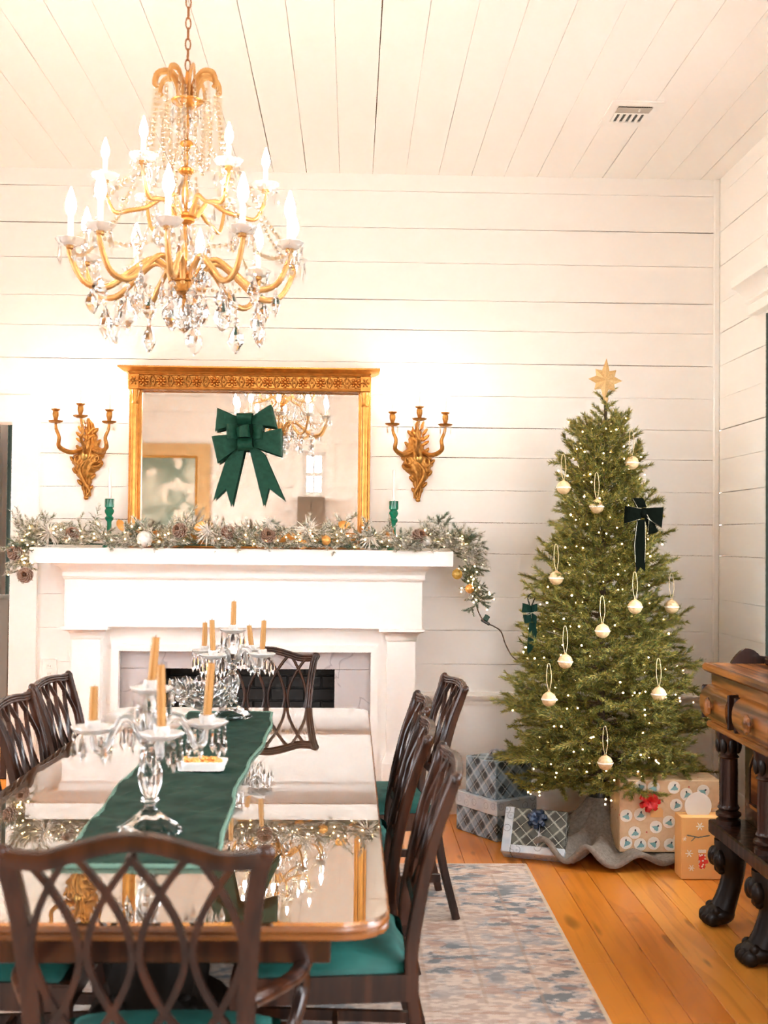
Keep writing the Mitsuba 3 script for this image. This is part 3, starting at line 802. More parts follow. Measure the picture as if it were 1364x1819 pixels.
def sconce(u, v, mir, label):
    k = thing('wall_sconce', label, 'wall lamp', 'gilt wall sconces')
    c = at(u, v, YB)                    # tail of the scroll on the wall
    s = k_s = YB / FPX
    W = lambda dx, dy, out: np.array([c[0] + mir * dx * s, YB - out, c[2] - dy * s])
    # backplate: a tapering leaf that swells into a cartouche, wrapped by scrolls
    HW = np.array([(0, 5), (8, 7), (18, 8), (30, 11), (42, 17), (54, 24), (66, 26), (78, 24), (90, 16), (102, 11), (116, 10), (128, 7), (138, 1.5)], float)
    def leafplate(u, v):
        h = v * 138
        w = np.interp(h, HW[:, 0], HW[:, 1]) * (1 + 0.10 * np.sin(h * 0.55))
        a = (u * 2 - 1)
        cx_ = 4 * np.sin(h / 138 * 6.5)
        bul = (0.012 + 0.034 * np.exp(-((h - 64) / 34) ** 2)) * np.sqrt(np.clip(1 - a ** 2, 0, 1)) + 0.005 * np.cos(a * 11 + h * 0.10) * (1 - a ** 2)
        return np.stack([c[0] + mir * s * (cx_ + a * w), YB - 0.004 - bul, c[2] + s * h], -1)
    ms = [grid(leafplate, 22, 70, 0.003)]
    for sd in (-1, 1):
        th = np.linspace(0, 3.4 * PI / 1.2, 30)
        r_ = 15 * (1 - th / th[-1] * 0.75)
        sp_ = np.stack([c[0] + mir * s * (sd * (13 - 0 * th) + sd * r_ * np.cos(th + 0.6)), YB - 0.034 - 0.012 * th / th[-1], c[2] + s * (66 + r_ * np.sin(th + 0.6) * (1 if sd > 0 else -1))], 1)
        ms.append(tube(sp_, np.linspace(0.0075, 0.0045, 30), 7, up=(0, 1, 0.02)))
    for i in range(12):              # leaf curls along the edges
        t = i / 11
        sd = 1 if i % 2 else -1
        h = 14 + t * 112
        w = np.interp(h, HW[:, 0], HW[:, 1])
        m = xf(xf(ball(1, 2), np.diag([0.010, 0.009, 0.022, 1.0])), rot(40 * sd * mir, [0, 1, 0]))
        ms.append(move(m, c[0] + mir * s * (4 * math.sin(h / 138 * 6.5) + sd * w * 1.02), YB - 0.016, c[2] + s * h))
    ms.append(tube([W(4, 2, 0.016), W(-4, -8, 0.022), W(4, -24, 0.03), W(12, -44, 0.042), W(4, -60, 0.05), W(-8, -72, 0.046)], [0.006, 0.009, 0.011, 0.011, 0.009, 0.004], 8, up=(0, 1, 0.03), smooth=30))
    ms.append(move(ball(0.014, 2), *W(2, 2, 0.014)))
    body = part(k, 'scroll_plate', cat(ms), 'gilt_dark', 50)
    put(body, 'cartouche', ply(move(xf(ball(1, 3), np.diag([0.022, 0.016, 0.032, 1.0])), *W(3, -72, 0.05)), 'brass', 60))
    put(body, 'leaf_crest', ply(cat([move(xf(xf(ball(1, 2), np.diag([0.009, 0.008, 0.026, 1.0])), rot(a_ * mir, [0, 1, 0])), *W(dx, dy, 0.024)) for a_, dx, dy in ((55, 14, -98), (48, 15, -108), (35, 13, -118), (15, 9, -130), (-50, -5, -104), (-40, -4, -114))]), 'gilt', 50))
    tips = [(-46, -139, 0.16), (0, -147, 0.21), (46, -139, 0.16)]
    hang = ply(prism(0.055, 0.005), 'crystal', False)
    for dx, dy, out in tips:
        e = W(dx, dy + 14, out)
        if dx:
            P = [W(dx * 0.22, -82, 0.04), W(dx * 0.55, -76, out * 0.55), W(dx * 0.88, -84, out * 0.9), W(dx * 0.86, -100, out), W(dx * 0.97, -114, out), e]
        else:
            P = [W(2, -74, 0.05), W(-2, -84, 0.13), W(0, -98, 0.19), W(-4, -110, 0.2), e]
        arm = part(k, 'arm', tube(P, [0.010, 0.013, 0.012, 0.0095, 0.0085, 0.006], 8, smooth=34) if dx else tube(P, [0.009, 0.01, 0.009, 0.008, 0.005], 8, smooth=30), 'gilt_dark', 50)
        q = e + [0, 0, 0.006]
        put(arm, 'candle_cup', ply(move(cup_mesh(), *q), 'gilt_dark', 40))
        put(arm, 'candle_sleeve', ply(move(lathe([(0.0058, 0), (0.0052, 0.085), (0.003, 0.087)], 12), *(q + [0, 0, 0.068])), 'wax_white', 40))
        put(arm, 'bulb', lamp(move(flame_mesh(0.055, 0.010), *(q + [0, 0, 0.155])), SCONCE_L))
        for a in range(6):
            put(arm, 'crystal_drop', hang, place(q[0] + 0.033 * math.cos(a * PI / 3 + 0.4), q[1] + 0.033 * math.sin(a * PI / 3 + 0.4), q[2] - 0.002))
    return k


sconce(156, 882, -1, 'gilt three-arm wall sconce with crystal drops left of the gilt mirror')
sconce(740, 886, 1, 'gilt three-arm wall sconce with crystal drops right of the gilt mirror')

# ---------------------------------------------------------------- chandelier
cd = thing('chandelier', 'gilt and crystal chandelier with lit candle bulbs hanging over the table', 'chandelier')
YC = 3.9
cc = at(328, 517, YC)
CHX, CHZ = float(cc[0]), 0.0
def cz(v): return float(at(328, v, YC)[2])
PXC = YC / FPX
# chain of links
links, z = [], cz(128) + 0.005
i = 0
lk = sweep(np.stack([0.0085 * np.cos(np.arange(16) * PI / 8), np.zeros(16), 0.020 * np.sin(np.arange(16) * PI / 8)], 1), circle(6, 0.0024), up=(0, 1, 0), closed=True)
lkp = ply(lk, 'chain_brass', 60)
ch_ = put(cd, 'chain', lkp, place(CHX, YC, z + 0.018, 20))
while z < H - 0.05:
    z += 0.035; i += 1
    put(ch_, 'link', lkp, place(CHX, YC, z + 0.018, 20 + 90 * (i % 2)))
part(cd, 'ceiling_canopy', move(lathe([(0.012, H - 0.05), (0.05, H - 0.04), (0.07, H - 0.015), (0.075, H)], 24), CHX, YC, 0), 'gilt_pale', 40)
# crown: a bowl with curling plumes
zc0 = cz(186)
cro = part(cd, 'crown', move(lathe([(0.006, zc0 - 0.012), (0.03, zc0 - 0.006), (0.05, zc0 + 0.006), (0.054, zc0 + 0.012), (0.045, zc0 + 0.014), (0.012, zc0 + 0.012), (0.009, zc0 + 0.05), (0.016, zc0 + 0.06), (0.010, zc0 + 0.075), (0.006, cz(128))], 20), CHX, YC, 0), 'gilt', 40)
plume = ply(sweep(smooth_path([[0.02, 0, 0], [0.028, 0, 0.05], [0.055, 0, 0.092], [0.095, 0, 0.085], [0.108, 0, 0.05], [0.098, 0, 0.035]], 22), circle(8, 0.014, 0.005), (0, 1, 0.01), np.linspace(1.1, 0.55, 22)), 'gilt_pale', 60)
for i in range(8):
    put(cro, 'plume', plume, place(CHX, YC, zc0 + 0.008, i * 45 + 20))
    a = math.radians(i * 45 + 42)
    put(cro, 'crystal_drop', ply(prism(0.075, 0.009), 'crystal', False) if i == 0 else scene[f'{cro}__crystal_drop'], place(CHX + 0.05 * math.cos(a), YC + 0.05 * math.sin(a), zc0 + 0.005))
# stem: crystal vases between gilt collars
def vase(z0, z1, r):
    h = z1 - z0
    return lathe([(r * 0.35, z0), (r * 0.8, z0 + h * 0.12), (r, z0 + h * 0.3), (r * 0.75, z0 + h * 0.55), (r * 0.35, z0 + h * 0.8), (r * 0.5, z0 + h * 0.93), (r * 0.3, z1)], 16, 8, 0.06)
part(cd, 'stem_rod', move(lathe([(0.005, cz(560)), (0.005, zc0)], 10), CHX, YC, 0), 'gilt', 40)
for v1, v0, r in ((190, 252, 0.036), (262, 298, 0.03), (310, 372, 0.042), (400, 480, 0.036)):
    part(cd, 'crystal_vase', move(vase(cz(v0), cz(v1), r), CHX, YC, 0), 'crystal', False)
for v, r in ((256, 0.022), (304, 0.026), (384, 0.036), (392, 0.03), (488, 0.022)):
    zz = cz(v)
    part(cd, 'collar', move(lathe([(r * 0.6, zz - 0.012), (r, zz - 0.004), (r, zz + 0.004), (r * 0.6, zz + 0.012)], 20), CHX, YC, 0), 'gilt', 40)
zh = cz(517)
part(cd, 'hub_bowl', move(lathe([(0.02, zh - 0.014), (0.042, zh - 0.008), (0.048, zh + 0.002), (0.048, zh + 0.022), (0.055, zh + 0.026), (0.05, zh + 0.034), (0.02, zh + 0.04)], 24), CHX, YC, 0), 'gilt_dark', 40)
part(cd, 'finial', move(lathe([(0, cz(592)), (0.02, cz(585)), (0.026, cz(572)), (0.016, cz(558)), (0.03, cz(548)), (0.034, cz(538)), (0.016, cz(526)), (0.01, zh - 0.012)], 12), CHX, YC, 0), 'crystal', False)
# arms
def arm_mesh(R, zs, ze, up_, dip, r):
    P = [[0.035, 0, zs], [0.06, 0, zs + up_ * 0.7], [R * 0.30, 0, zs + up_], [R * 0.48, 0, zs + up_ * 0.45], [R * 0.68, 0, zs - dip], [R * 0.88, 0, zs - dip * 0.4], [R, 0, ze - 0.03], [R, 0, ze]]
    return tube(P, [r * 1.3, r * 1.15, r, r, r * 1.15, r, r * 0.9, r * 0.8], 10, up=(0, 1, 0.001), smooth=40)
pan = ply(lathe([(0.008, 0), (0.02, -0.004), (0.036, 0.004), (0.046, 0.018), (0.044, 0.02), (0.034, 0.009), (0.018, 0.003), (0.008, 0.006)], 16, 8, 0.06), 'frosted_crystal', 30)
cupg = ply(lathe([(0.006, -0.012), (0.014, -0.008), (0.012, 0.0), (0.016, 0.012), (0.012, 0.024)], 14), 'gilt_pale', 40)
sleeve_l = ply(lathe([(0.0095, 0.012), (0.009, 0.10), (0.006, 0.102)], 14), 'wax_white', 40)
sleeve_s = ply(lathe([(0.0085, 0.012), (0.008, 0.075), (0.005, 0.077)], 14), 'wax_white', 40)
drop_s = ply(prism(0.075, 0.009), 'crystal', False)
bead = ball(0.006, 0)
pear_l = ply(cat(pear(0.125, 0.029), move(ball(0.008, 1), z=0.004), move(ball(0.006, 1), z=0.018)), 'crystal', False)
lower = ply(arm_mesh(0.368, zh + 0.012, cz(455), 0.085, 0.018, 0.0095), 'gilt_pale', 60)
zu = cz(385)
upper = ply(arm_mesh(0.262, zu, cz(330), 0.055, -0.012, 0.007), 'gilt_pale', 60)
flame_l, flame_s = flame_mesh(0.092, 0.0185), flame_mesh(0.07, 0.014)
for tier, n, off, R, ze, A in (('lower', 10, -90, 0.368, cz(455), lower), ('upper', 6, -112, 0.262, cz(330), upper)):
    for i in range(n):
        a = off + i * 360 / n
        ca, sa = math.cos(math.radians(a)), math.sin(math.radians(a))
        x, y = CHX + R * ca, YC + R * sa
        ak = put(cd, 'arm', A, place(CHX, YC, 0, a))
        put(ak, 'candle_cup', cupg, place(x, y, ze))
        put(ak, 'drip_pan', pan, place(x, y, ze + 0.004))
        put(ak, 'candle_sleeve', sleeve_l if tier == 'lower' else sleeve_s, place(x, y, ze))
        put(ak, 'bulb', lamp(move(flame_l if tier == 'lower' else flame_s, x, y, ze + (0.101 if tier == 'lower' else 0.076)), CHAND_L))
        for j in range(5):
            b = j * 2 * PI / 5 + 0.5 * i
            put(ak, 'crystal_drop', drop_s, place(x + 0.04 * math.cos(b), y + 0.04 * math.sin(b), ze + 0.012))
        if tier == 'lower':
            for rr, dz in ((0.69, -0.03),):
                put(ak, 'pear_drop', pear_l, place(CHX + R * rr * ca, YC + R * rr * sa, zh - 0.034, 40 * i, 1.15))
        else:
            put(ak, 'pear_drop', pear_l, place(CHX + R * 0.6 * ca, YC + R * 0.6 * sa, zu - 0.03, 30 * i, 0.7))
for i in range(8):        # drops around the hub
    a = i * PI / 4 + 0.3
    put(cd, 'pear_drop', pear_l, place(CHX + 0.05 * math.cos(a), YC + 0.05 * math.sin(a), zh - 0.006, i * 45, 0.9))
# strands of beads: from the crown to the upper arms, and swags between the lower arms
def strand(p0, p1, sag, r=0.0072):
    n = int(np.linalg.norm(np.subtract(p1, p0)) * 1.06 / (r * 2.3))
    t = np.linspace(0, 1, max(n, 4))[:, None]
    P = np.asarray(p0) * (1 - t) + np.asarray(p1) * t
    P[:, 2] -= sag * 4 * (t * (1 - t))[:, 0]
    return cat([xf(trimesh.creation.icosphere(subdivisions=0, radius=r), np.diag([1, 1, 1.1, 1])).apply_translation(q) for q in P])
for i in range(14):
    a = math.radians(i * 360 / 14 + 8); b = a
    p0 = [CHX + 0.105 * math.cos(a), YC + 0.105 * math.sin(a), zc0 + 0.045]
    p1 = [CHX + 0.235 * math.cos(b), YC + 0.235 * math.sin(b), cz(345)]
    q = [CHX + 0.125 * math.cos(a), YC + 0.125 * math.sin(a), cz(270)]
    part(cd, 'bead_strand', cat(strand(p0, q, 0.0), strand(q, p1, 0.025)), 'crystal_warm', False, kind='stuff')
for i in range(8):
    a = math.radians(i * 45 + 4)
    p0 = [CHX + 0.09 * math.cos(a), YC + 0.09 * math.sin(a), zc0 + 0.03]
    part(cd, 'bead_strand', strand(p0, [CHX + 0.07 * math.cos(a), YC + 0.07 * math.sin(a), cz(300)], 0, 0.0065), 'crystal_warm', False, kind='stuff')
for i in range(10):
    a, b = math.radians(-90 + i * 36), math.radians(-90 + i * 36 + 36)
    part(cd, 'bead_strand', strand([CHX + 0.368 * math.cos(a), YC + 0.368 * math.sin(a), cz(462)], [CHX + 0.368 * math.cos(b), YC + 0.368 * math.sin(b), cz(462)], 0.035, 0.007), 'crystal_warm', False, kind='stuff')
    part(cd, 'bead_strand', strand([CHX + 0.23 * math.cos(a), YC + 0.23 * math.sin(a), cz(345)], [CHX + 0.36 * math.cos(a + 0.1), YC + 0.36 * math.sin(a + 0.1), cz(445)], 0.03, 0.007), 'crystal_warm', False, kind='stuff')
for i in range(10):       # double drops under the arms
    a = math.radians(-72 + i * 36)
    put(cd, 'pear_drop', pear_l, place(CHX + 0.30 * math.cos(a), YC + 0.30 * math.sin(a), cz(495), i * 50, 1.0))
    tier_b = math.radians(-90 + i * 36)
    put(cd, 'pear_drop', pear_l, place(CHX + 0.16 * math.cos(a), YC + 0.16 * math.sin(a), cz(505), i * 30, 0.85))

# ---------------------------------------------------------------- candles on the mantel
for u, vb, vt, lab in ((194, 922, 830, 'left'), (699, 930, 834, 'right')):
    p = at(u, vb, 6.47)
    z0 = ZS
    zt_ = float(at(u, 886 if lab == 'left' else 890, 6.47)[2])
    h = zt_ - z0
    k = thing('candle_holder', f'green glass candle holder with ringed stem at the {lab} end of the mantel garland', 'candle holder', 'green glass candle holders')
    prof = [(0.034, 0), (0.034, 0.012), (0.012, 0.03), (0.012, h - 0.125), (0.02, h - 0.115), (0.024, h - 0.103), (0.014, h - 0.092), (0.022, h - 0.078), (0.026, h - 0.066), (0.018, h - 0.05), (0.025, h - 0.045), (0.025, h - 0.002), (0.0225, h), (0.0215, h - 0.005), (0.0125, h - 0.03)]
    put(k, None, ply(move(lathe(prof, 20), p[0], 6.47, z0), 'green_glass', 40))
    c = single('taper_candle', move(lathe([(0.0085, h - 0.03), (0.008, float(at(u, vt, 6.47)[2]) - z0 - 0.008), (0.004, float(at(u, vt, 6.47)[2]) - z0)], 12), p[0], 6.47, z0), 'wax_white',
               f'thin white taper candle standing in the {lab} green glass holder on the mantel', 'candle')
# ---------------------------------------------------------------- evergreen builder
def needle_twigs(twigs, rg, nl, nw, dens, pal, tipcol=None, frost=0.0, spread=(0.5, 1.1)):
    """Needles as slim three-sided spikes along the twigs (p0, p1, share of length scale); returns (mesh, vertex colours)."""
    B, D, Ln = [], [], []
    for p0, p1, sc in twigs:
        p0, p1 = np.asarray(p0, float), np.asarray(p1, float)
        L = np.linalg.norm(p1 - p0)
        n = max(8, int(L * dens))
        t = rg.uniform(0.02, 1.0, n)
        d = (p1 - p0) / L
        a = np.cross(d, [0.31, 0.2, 0.93]); a /= np.linalg.norm(a); b = np.cross(d, a)
        az = rg.uniform(0, 2 * PI, n); el = rg.uniform(*spread, n) * (1 - 0.45 * t ** 3)
        D.append(d * np.cos(el)[:, None] + (a * np.cos(az)[:, None] + b * np.sin(az)[:, None]) * np.sin(el)[:, None])
        B.append(p0 + (p1 - p0) * t[:, None]); Ln.append(nl * sc * rg.uniform(0.75, 1.15, n))
    B, D, Ln = np.vstack(B), np.vstack(D), np.concatenate(Ln)
    n = len(B)
    a = np.cross(D, rg.normal(size=(n, 3))); a /= np.linalg.norm(a, axis=1, keepdims=True); b = np.cross(D, a)
    V = np.empty((n, 4, 3))
    for k in range(3):
        c, s = math.cos(k * 2 * PI / 3), math.sin(k * 2 * PI / 3)
        V[:, k] = B + D * (Ln * 0.12)[:, None] + (a * c + b * s) * nw
    V[:, 3] = B + D * Ln[:, None]
    i = np.arange(n)[:, None] * 4
    F = np.vstack([i + [0, 1, 3], i + [1, 2, 3], i + [2, 0, 3]])
    pal = np.asarray(pal)
    col = pal[rg.integers(0, len(pal), n)] * rg.uniform(0.85, 1.15, (n, 1))
    C = np.repeat(col[:, None], 4, 1)
    if frost:
        w = np.clip(rg.uniform(-0.3, 1.0, n) * 2 * frost, 0, 0.95)[:, None]
        snow = np.array([0.90, 0.89, 0.87])
        C = C * (1 - w[:, None]) + snow * w[:, None]
    return tm(V.reshape(-1, 3), F), np.clip(C.reshape(-1, 3), 0, 1)


def with_twigs(mesh, col, twigs, rg, r0=0.0035, wood=(0.10, 0.065, 0.03)):
    ms, cs = [mesh], [col]
    for p0, p1, sc in twigs:
        t = tube([p0, (np.asarray(p0) + p1) / 2, p1], [r0 * sc, r0 * sc * 0.8, r0 * 0.3], 4)
        ms.append(t); cs.append(np.tile(wood, (len(t.vertices), 1)))
    return cat(ms), np.vstack(cs)


PAL_TREE = [srgb(122, 118, 44), srgb(150, 138, 58), srgb(86, 94, 34), srgb(172, 156, 80), srgb(60, 74, 30)]
PAL_GAR = [srgb(112, 114, 78), srgb(88, 100, 68), srgb(136, 132, 92), srgb(70, 86, 64)]


def branch_mesh(L, seed, pal, nl=0.030, nw=0.0020, dens=760, frost=0.0, bare=0.25, side=0.17):
    """A spruce branch along +x, tip curving up a little, with side twigs on both sides and above."""
    rg = np.random.default_rng(seed)
    n = 6
    main = np.stack([np.linspace(0, L, n), 0.02 * L * np.sin(np.linspace(0, 3, n) + seed), 0.10 * L * np.linspace(0, 1, n) ** 2], 1)
    tw = []
    for i in range(n - 1):
        if main[i + 1, 0] > bare * L:
            tw.append((main[i], main[i + 1], 1.0))
    step, x, s = 0.036, max(bare * L, 0.03), 1
    while x < L - 0.02:
        f = x / L
        p = np.array([np.interp(x, main[:, 0], main[:, k]) for k in range(3)])
        l = side * rg.uniform(0.75, 1.15) * (0.55 + 0.45 * min(1, (L - x) / (0.3 * L + 1e-6))) * min(1, 0.35 + L * 1.6)
        az = math.radians(rg.uniform(36, 58)) * s
        el = math.radians(rg.uniform(-14, 34))
        d = np.array([math.cos(az) * math.cos(el), math.sin(az) * math.cos(el), math.sin(el)])
        tw.append((p, p + d * l, 0.95))
        x += step * rg.uniform(0.8, 1.2); s = -s
    m, c = needle_twigs(tw, rg, nl, nw, dens, pal, frost=frost)
    wood = [(main[i], main[i + 1], 1.6) for i in range(n - 1)]
    return with_twigs(m, c, wood + tw[n - 1:], rg)


# ---------------------------------------------------------------- the tree
TX, TY = 1.272, 6.0
tz = lambda v: float(at(1072, v, TY)[2])
tr = thing('christmas_tree', 'lit green artificial Christmas tree standing in the right corner on a grey skirt', 'christmas tree')
stem = np.array([[TX, TY, 0.05], [TX + 0.004, TY, 1.0], [TX + 0.02, TY, tz(712)]])
part(tr, 'trunk', tube(stem, [0.026, 0.02, 0.008], 10), 'bark')
st = part(tr, 'stand', move(lathe([(0.05, 0.12), (0.045, 0.3), (0.032, 0.32), (0.03, 0.34)], 16), TX, TY, 0), 'metal_black')
for i in range(3):
    a = i * 2 * PI / 3 + 0.5
    put(st, 'foot', ply(tube([[TX, TY, 0.2], [TX + 0.10 * math.cos(a), TY + 0.10 * math.sin(a), 0.10], [TX + 0.17 * math.cos(a), TY + 0.17 * math.sin(a), 0.014]], 0.012, 8), 'metal_black', 40))
RZ = np.array([(0.30, 0.40), (0.38, 0.50), (0.52, 0.53), (0.7, 0.50), (0.9, 0.43), (1.1, 0.375), (1.35, 0.315), (1.6, 0.255), (1.85, 0.205), (1.98, 0.165), (2.06, 0.13), (2.2, 0.09)])
LV = [0.13, 0.19, 0.26, 0.33, 0.40, 0.46, 0.54]
variants = {}
for j, L in enumerate(LV):
    for q in range(3):
        m, c = branch_mesh(L, 40 + j * 3 + q, PAL_TREE, bare=0.2 if L < 0.3 else 0.34)
        variants[j, q] = mikit.ply(m, 'needles', smooth=False, color=c)
tg = np.random.default_rng(21)
levels, tips = [], []
zz, row = 0.34, 0
while zz < 2.05:
    R = np.interp(zz, RZ[:, 0], RZ[:, 1])
    n = max(5, int(round(4 + R * 24)))
    levels.append((zz, R, n)); zz += 0.062 + 0.03 * (R / 0.5); row += 1
BR = []
for i, (z, R, n) in enumerate(levels):
    for q in range(n):
        a = (q + 0.5 * (i % 2)) * 2 * PI / n + tg.uniform(-0.16, 0.16) + i * 0.37
        rr = R * tg.uniform(0.74, 1.14)
        if abs(math.cos(a)) < 0.2 and math.sin(a) > 0: rr = min(rr, 0.56)
        el = math.radians(np.interp(z, [0.3, 0.6, 1.2, 1.9, 2.2], [-12, -2, 12, 34, 60]) + tg.uniform(-9, 9))
        L = rr / max(math.cos(el), 0.55)
        j = int(np.argmin([abs(L - l) for l in LV]))
        BR.append((z + tg.uniform(-0.02, 0.02), a, el, j, L / LV[j]))
for z, a, el, j, s in BR:
    s = float(np.clip(s, 0.86, 1.16))
    d = [math.cos(a) * math.cos(el), math.sin(a) * math.cos(el), math.sin(el)]
    x0 = float(np.interp(z, [0, 1, 2.2], [TX, TX + 0.004, TX + 0.02]))
    put(tr, 'branch', variants[j, int(tg.integers(3))], aim([x0, TY, z], d, s=s))
    tips.append((np.array([x0, TY, z]), np.array(d) * LV[j] * s))
top_m, top_c = branch_mesh(0.2, 99, PAL_TREE, bare=0.1, side=0.13)
put(tr, 'leader', mikit.ply(top_m, 'needles', smooth=False, color=top_c), aim([TX + 0.02, TY, tz(765)], [0.02, 0, 1], (0, 1, 0)))
lights = []
for i in range(420):
    p, d = tips[int(tg.integers(len(tips)))]
    t = tg.uniform(0.45, 0.98)
    lights.append(p + d * t + tg.normal(size=3) * 0.03 + [0, 0, 0.01])
LT = cat([ball(tg.uniform(0.0036, 0.0058), 1, q) for q in lights])
put(tr, 'light_string', lamp(LT, 1.0, 0.5, FAIRY), kind='stuff')

# star
sc_ = at(1075, 675, TY)
def star_mesh(R, n, th, tall):
    V = [[0, -th, 0], [0, th, 0]]
    for i in range(2 * n):
        a = i * PI / n + PI / 2
        r = R if i % 2 == 0 else R * 0.46
        if i in (0, n): r = R * (tall if i == 0 else tall * 1.0)
        elif i % 2 == 0: r = R * (0.78 if i % 4 == 0 else 0.68)
        V.append([math.cos(a) * r, 0, math.sin(a) * r])
    F = []
    m = 2 * n
    for i in range(m):
        j = (i + 1) % m
        F += [[0, 2 + j, 2 + i], [1, 2 + i, 2 + j]]
    o = tm(V, F); o.fix_normals(); return o
sk = thing('star_topper', 'glittered gold eight-pointed star on top of the Christmas tree', 'star')
part(sk, 'star', move(xf(star_mesh(0.112, 8, 0.018, 1.0), rot(3, [0, 1, 0])), sc_[0], TY, sc_[2]), 'glitter_gold', False)
part(sk, 'socket', tube([[sc_[0] + 0.006, TY, sc_[2] - 0.09], [TX + 0.02, TY, tz(722)]], [0.010, 0.006], 10), 'glitter_gold')

# jingle-bell ornaments on string loops
def ornament(u, v, y, label, r=0.0345):
    p = at(u, v, y)
    k = thing('tree_ornament', label, 'ornament', 'round bell ornaments on the tree')
    b = part(k, 'ball', move(ball(r, 3), *p), 'bell_wood', True)
    put(b, 'band', ply(move(lathe([(r * 0.96, -0.004), (r * 1.08, -0.003), (r * 1.1, 0), (r * 1.08, 0.003), (r * 0.96, 0.004)], 28), *p), 'bell_band', 40))
    put(b, 'cap', ply(move(lathe([(0.008, r * 0.94), (0.008, r * 1.08), (0.004, r * 1.12)], 12), *p), 'glitter_gold', 40))
    t = p[2] + r
    part(k, 'hanging_loop', tube([[p[0] - 0.002, p[1], t], [p[0] - 0.012, p[1], t + 0.06], [p[0] - 0.006, p[1] + 0.01, t + 0.125], [p[0] + 0.006, p[1] + 0.01, t + 0.125], [p[0] + 0.011, p[1], t + 0.06], [p[0] + 0.002, p[1], t]], 0.0018, 6, smooth=28), 'string_cream', 60)
def tree_front(v):   # depth of the tree's surface towards the camera at height of pixel row v
    return TY - float(np.interp(tz(v), RZ[:, 0], RZ[:, 1]))
for u, v, k, lab in ((1060, 900, 0.98, 'highest bell ornament hanging at the middle of the tree, left of the black bow'),
                     (988, 1027, 0.6, 'bell ornament at the left edge of the tree below the highest branches'),
                     (1128, 1078, 0.98, 'bell ornament hanging just below the tail of the black bow on the tree'),
                     (1193, 1078, 0.45, 'bell ornament at the right edge of the tree'),
                     (1070, 1121, 1.02, 'bell ornament at the middle of the tree, lower left of the one below the bow'),
                     (1004, 1175, 0.95, 'bell ornament left of the middle, just above the lowest left one'),
                     (975, 1242, 0.85, 'lowest bell ornament on the left side of the tree'),
                     (1170, 1233, 0.92, 'lowest bell ornament on the right side of the tree'),
                     (1075, 1355, 1.05, 'lowest bell ornament of all, above the tree stand'),
                     (1122, 822, 0.85, 'pale bell ornament half hidden near the top right of the tree'),
                     (1001, 866, 0.6, 'bell ornament half hidden at the upper left edge of the tree')):
    R = TY - tree_front(v)
    ornament(u, v, TY - R * k - 0.005, lab)

# black velvet bow on the tree
tb = thing('velvet_bow', 'black velvet bow with wired edges and long tail high on the Christmas tree', 'bow')
YT = TY - 0.40
def tp(px, py): return at(860 + px / 3.1, 620 + py / 3.1, YT)
def LT4(a, b, c, d): return [tp(*q) for q in (a, b, c, d)]
for q, dep in ((((865, 880), (860, 935), (775, 865), (770, 960)), 0.03), (((870, 875), (880, 925), (985, 872), (975, 985)), 0.03),
               (((840, 880), (890, 870), (815, 822), (870, 822)), 0.03), (((880, 900), (900, 930), (950, 1010), (900, 1022)), 0.03)):
    it, ib, ot, ob = LT4(*q)
    lp = part(tb, 'loop', loop(it, ib, ot, ob, dep), 'bow_dark', True)
    for A_, B_ in ((it, ot), (ib, ob)):
        pts = np.array([A_ + (B_ - A_) * s + np.array([0, -dep * (1.02 - 0.9 * s) * 0.95 - 0.002, 0]) for s in np.linspace(0.1, 0.95, 6)])
        put(lp, 'wired_edge', ply(tube(pts, 0.0013, 5), 'bow_wire', 60))
part(tb, 'knot', move(xf(ball(1, 2), np.diag([0.02, 0.022, 0.022, 1])), *tp(875, 905)), 'bow_dark', True)
def TT(*ps): return [(tp(*q)[0], tp(*q)[2]) for q in ps]
part(tb, 'tail', tail(TT((835, 940), (880, 940), (885, 1100), (878, 1225), (852, 1200), (830, 1232), (818, 1080)), y=YT - 0.02, wave=0.006), 'bow_dark', True)
part(tb, 'tail', tail(TT((880, 930), (915, 920), (955, 1005), (925, 1010), (905, 1025)), y=YT - 0.012), 'bow_dark', False)
for sx in (822, 882):
    put(tb, 'wired_edge', ply(tube([tp(sx + (14 if sx < 850 else -2), 950) + [0, -0.022, 0], tp(sx - 2, 1080) + [0, -0.026, 0], tp(sx + (8 if sx < 850 else -4), 1222) + [0, -0.02, 0]], 0.0013, 5), 'bow_wire', 60))

# green velvet ribbon hanging at the tree's left side
gb = thing('velvet_bow', 'narrow dark green velvet bow with a hanging loop at the left side of the tree', 'bow')
YL = TY - 0.12
def lp2(px, py): return at(860 + px / 3.1, 620 + py / 3.1, YL)
part(gb, 'hanging_loop', sweep(smooth_path([lp2(250, 1410), lp2(240, 1370), lp2(258, 1348), lp2(278, 1368), lp2(262, 1410)], 24), [(-0.002, -0.006), (0.002, -0.006), (0.002, 0.006), (-0.002, 0.006)], (0, 1, 0)), 'bow_dark', 40)
for q in (((255, 1412), (255, 1450), (212, 1398), (208, 1448)), ((258, 1412), (258, 1450), (292, 1402), (290, 1442)), ((255, 1452), (258, 1500), (214, 1468), (224, 1510)), ((262, 1452), (262, 1500), (288, 1470), (286, 1512))):
    part(gb, 'loop', loop(*[lp2(*p) for p in q], 0.03), 'bow_lining', True)
part(gb, 'wired_edge', tube([lp2(215, 1452) + [0, -0.022, 0], lp2(236, 1462) + [0, -0.024, 0], lp2(262, 1450) + [0, -0.026, 0], lp2(286, 1440) + [0, -0.02, 0]], 0.0014, 5, smooth=16), 'bow_wire', 60)
part(gb, 'tail', tail([(lp2(*q)[0], lp2(*q)[2]) for q in ((246, 1505), (282, 1505), (290, 1560), (272, 1640), (236, 1690), (236, 1640))], y=YL - 0.01, wave=0.005), 'bow_lining', True)

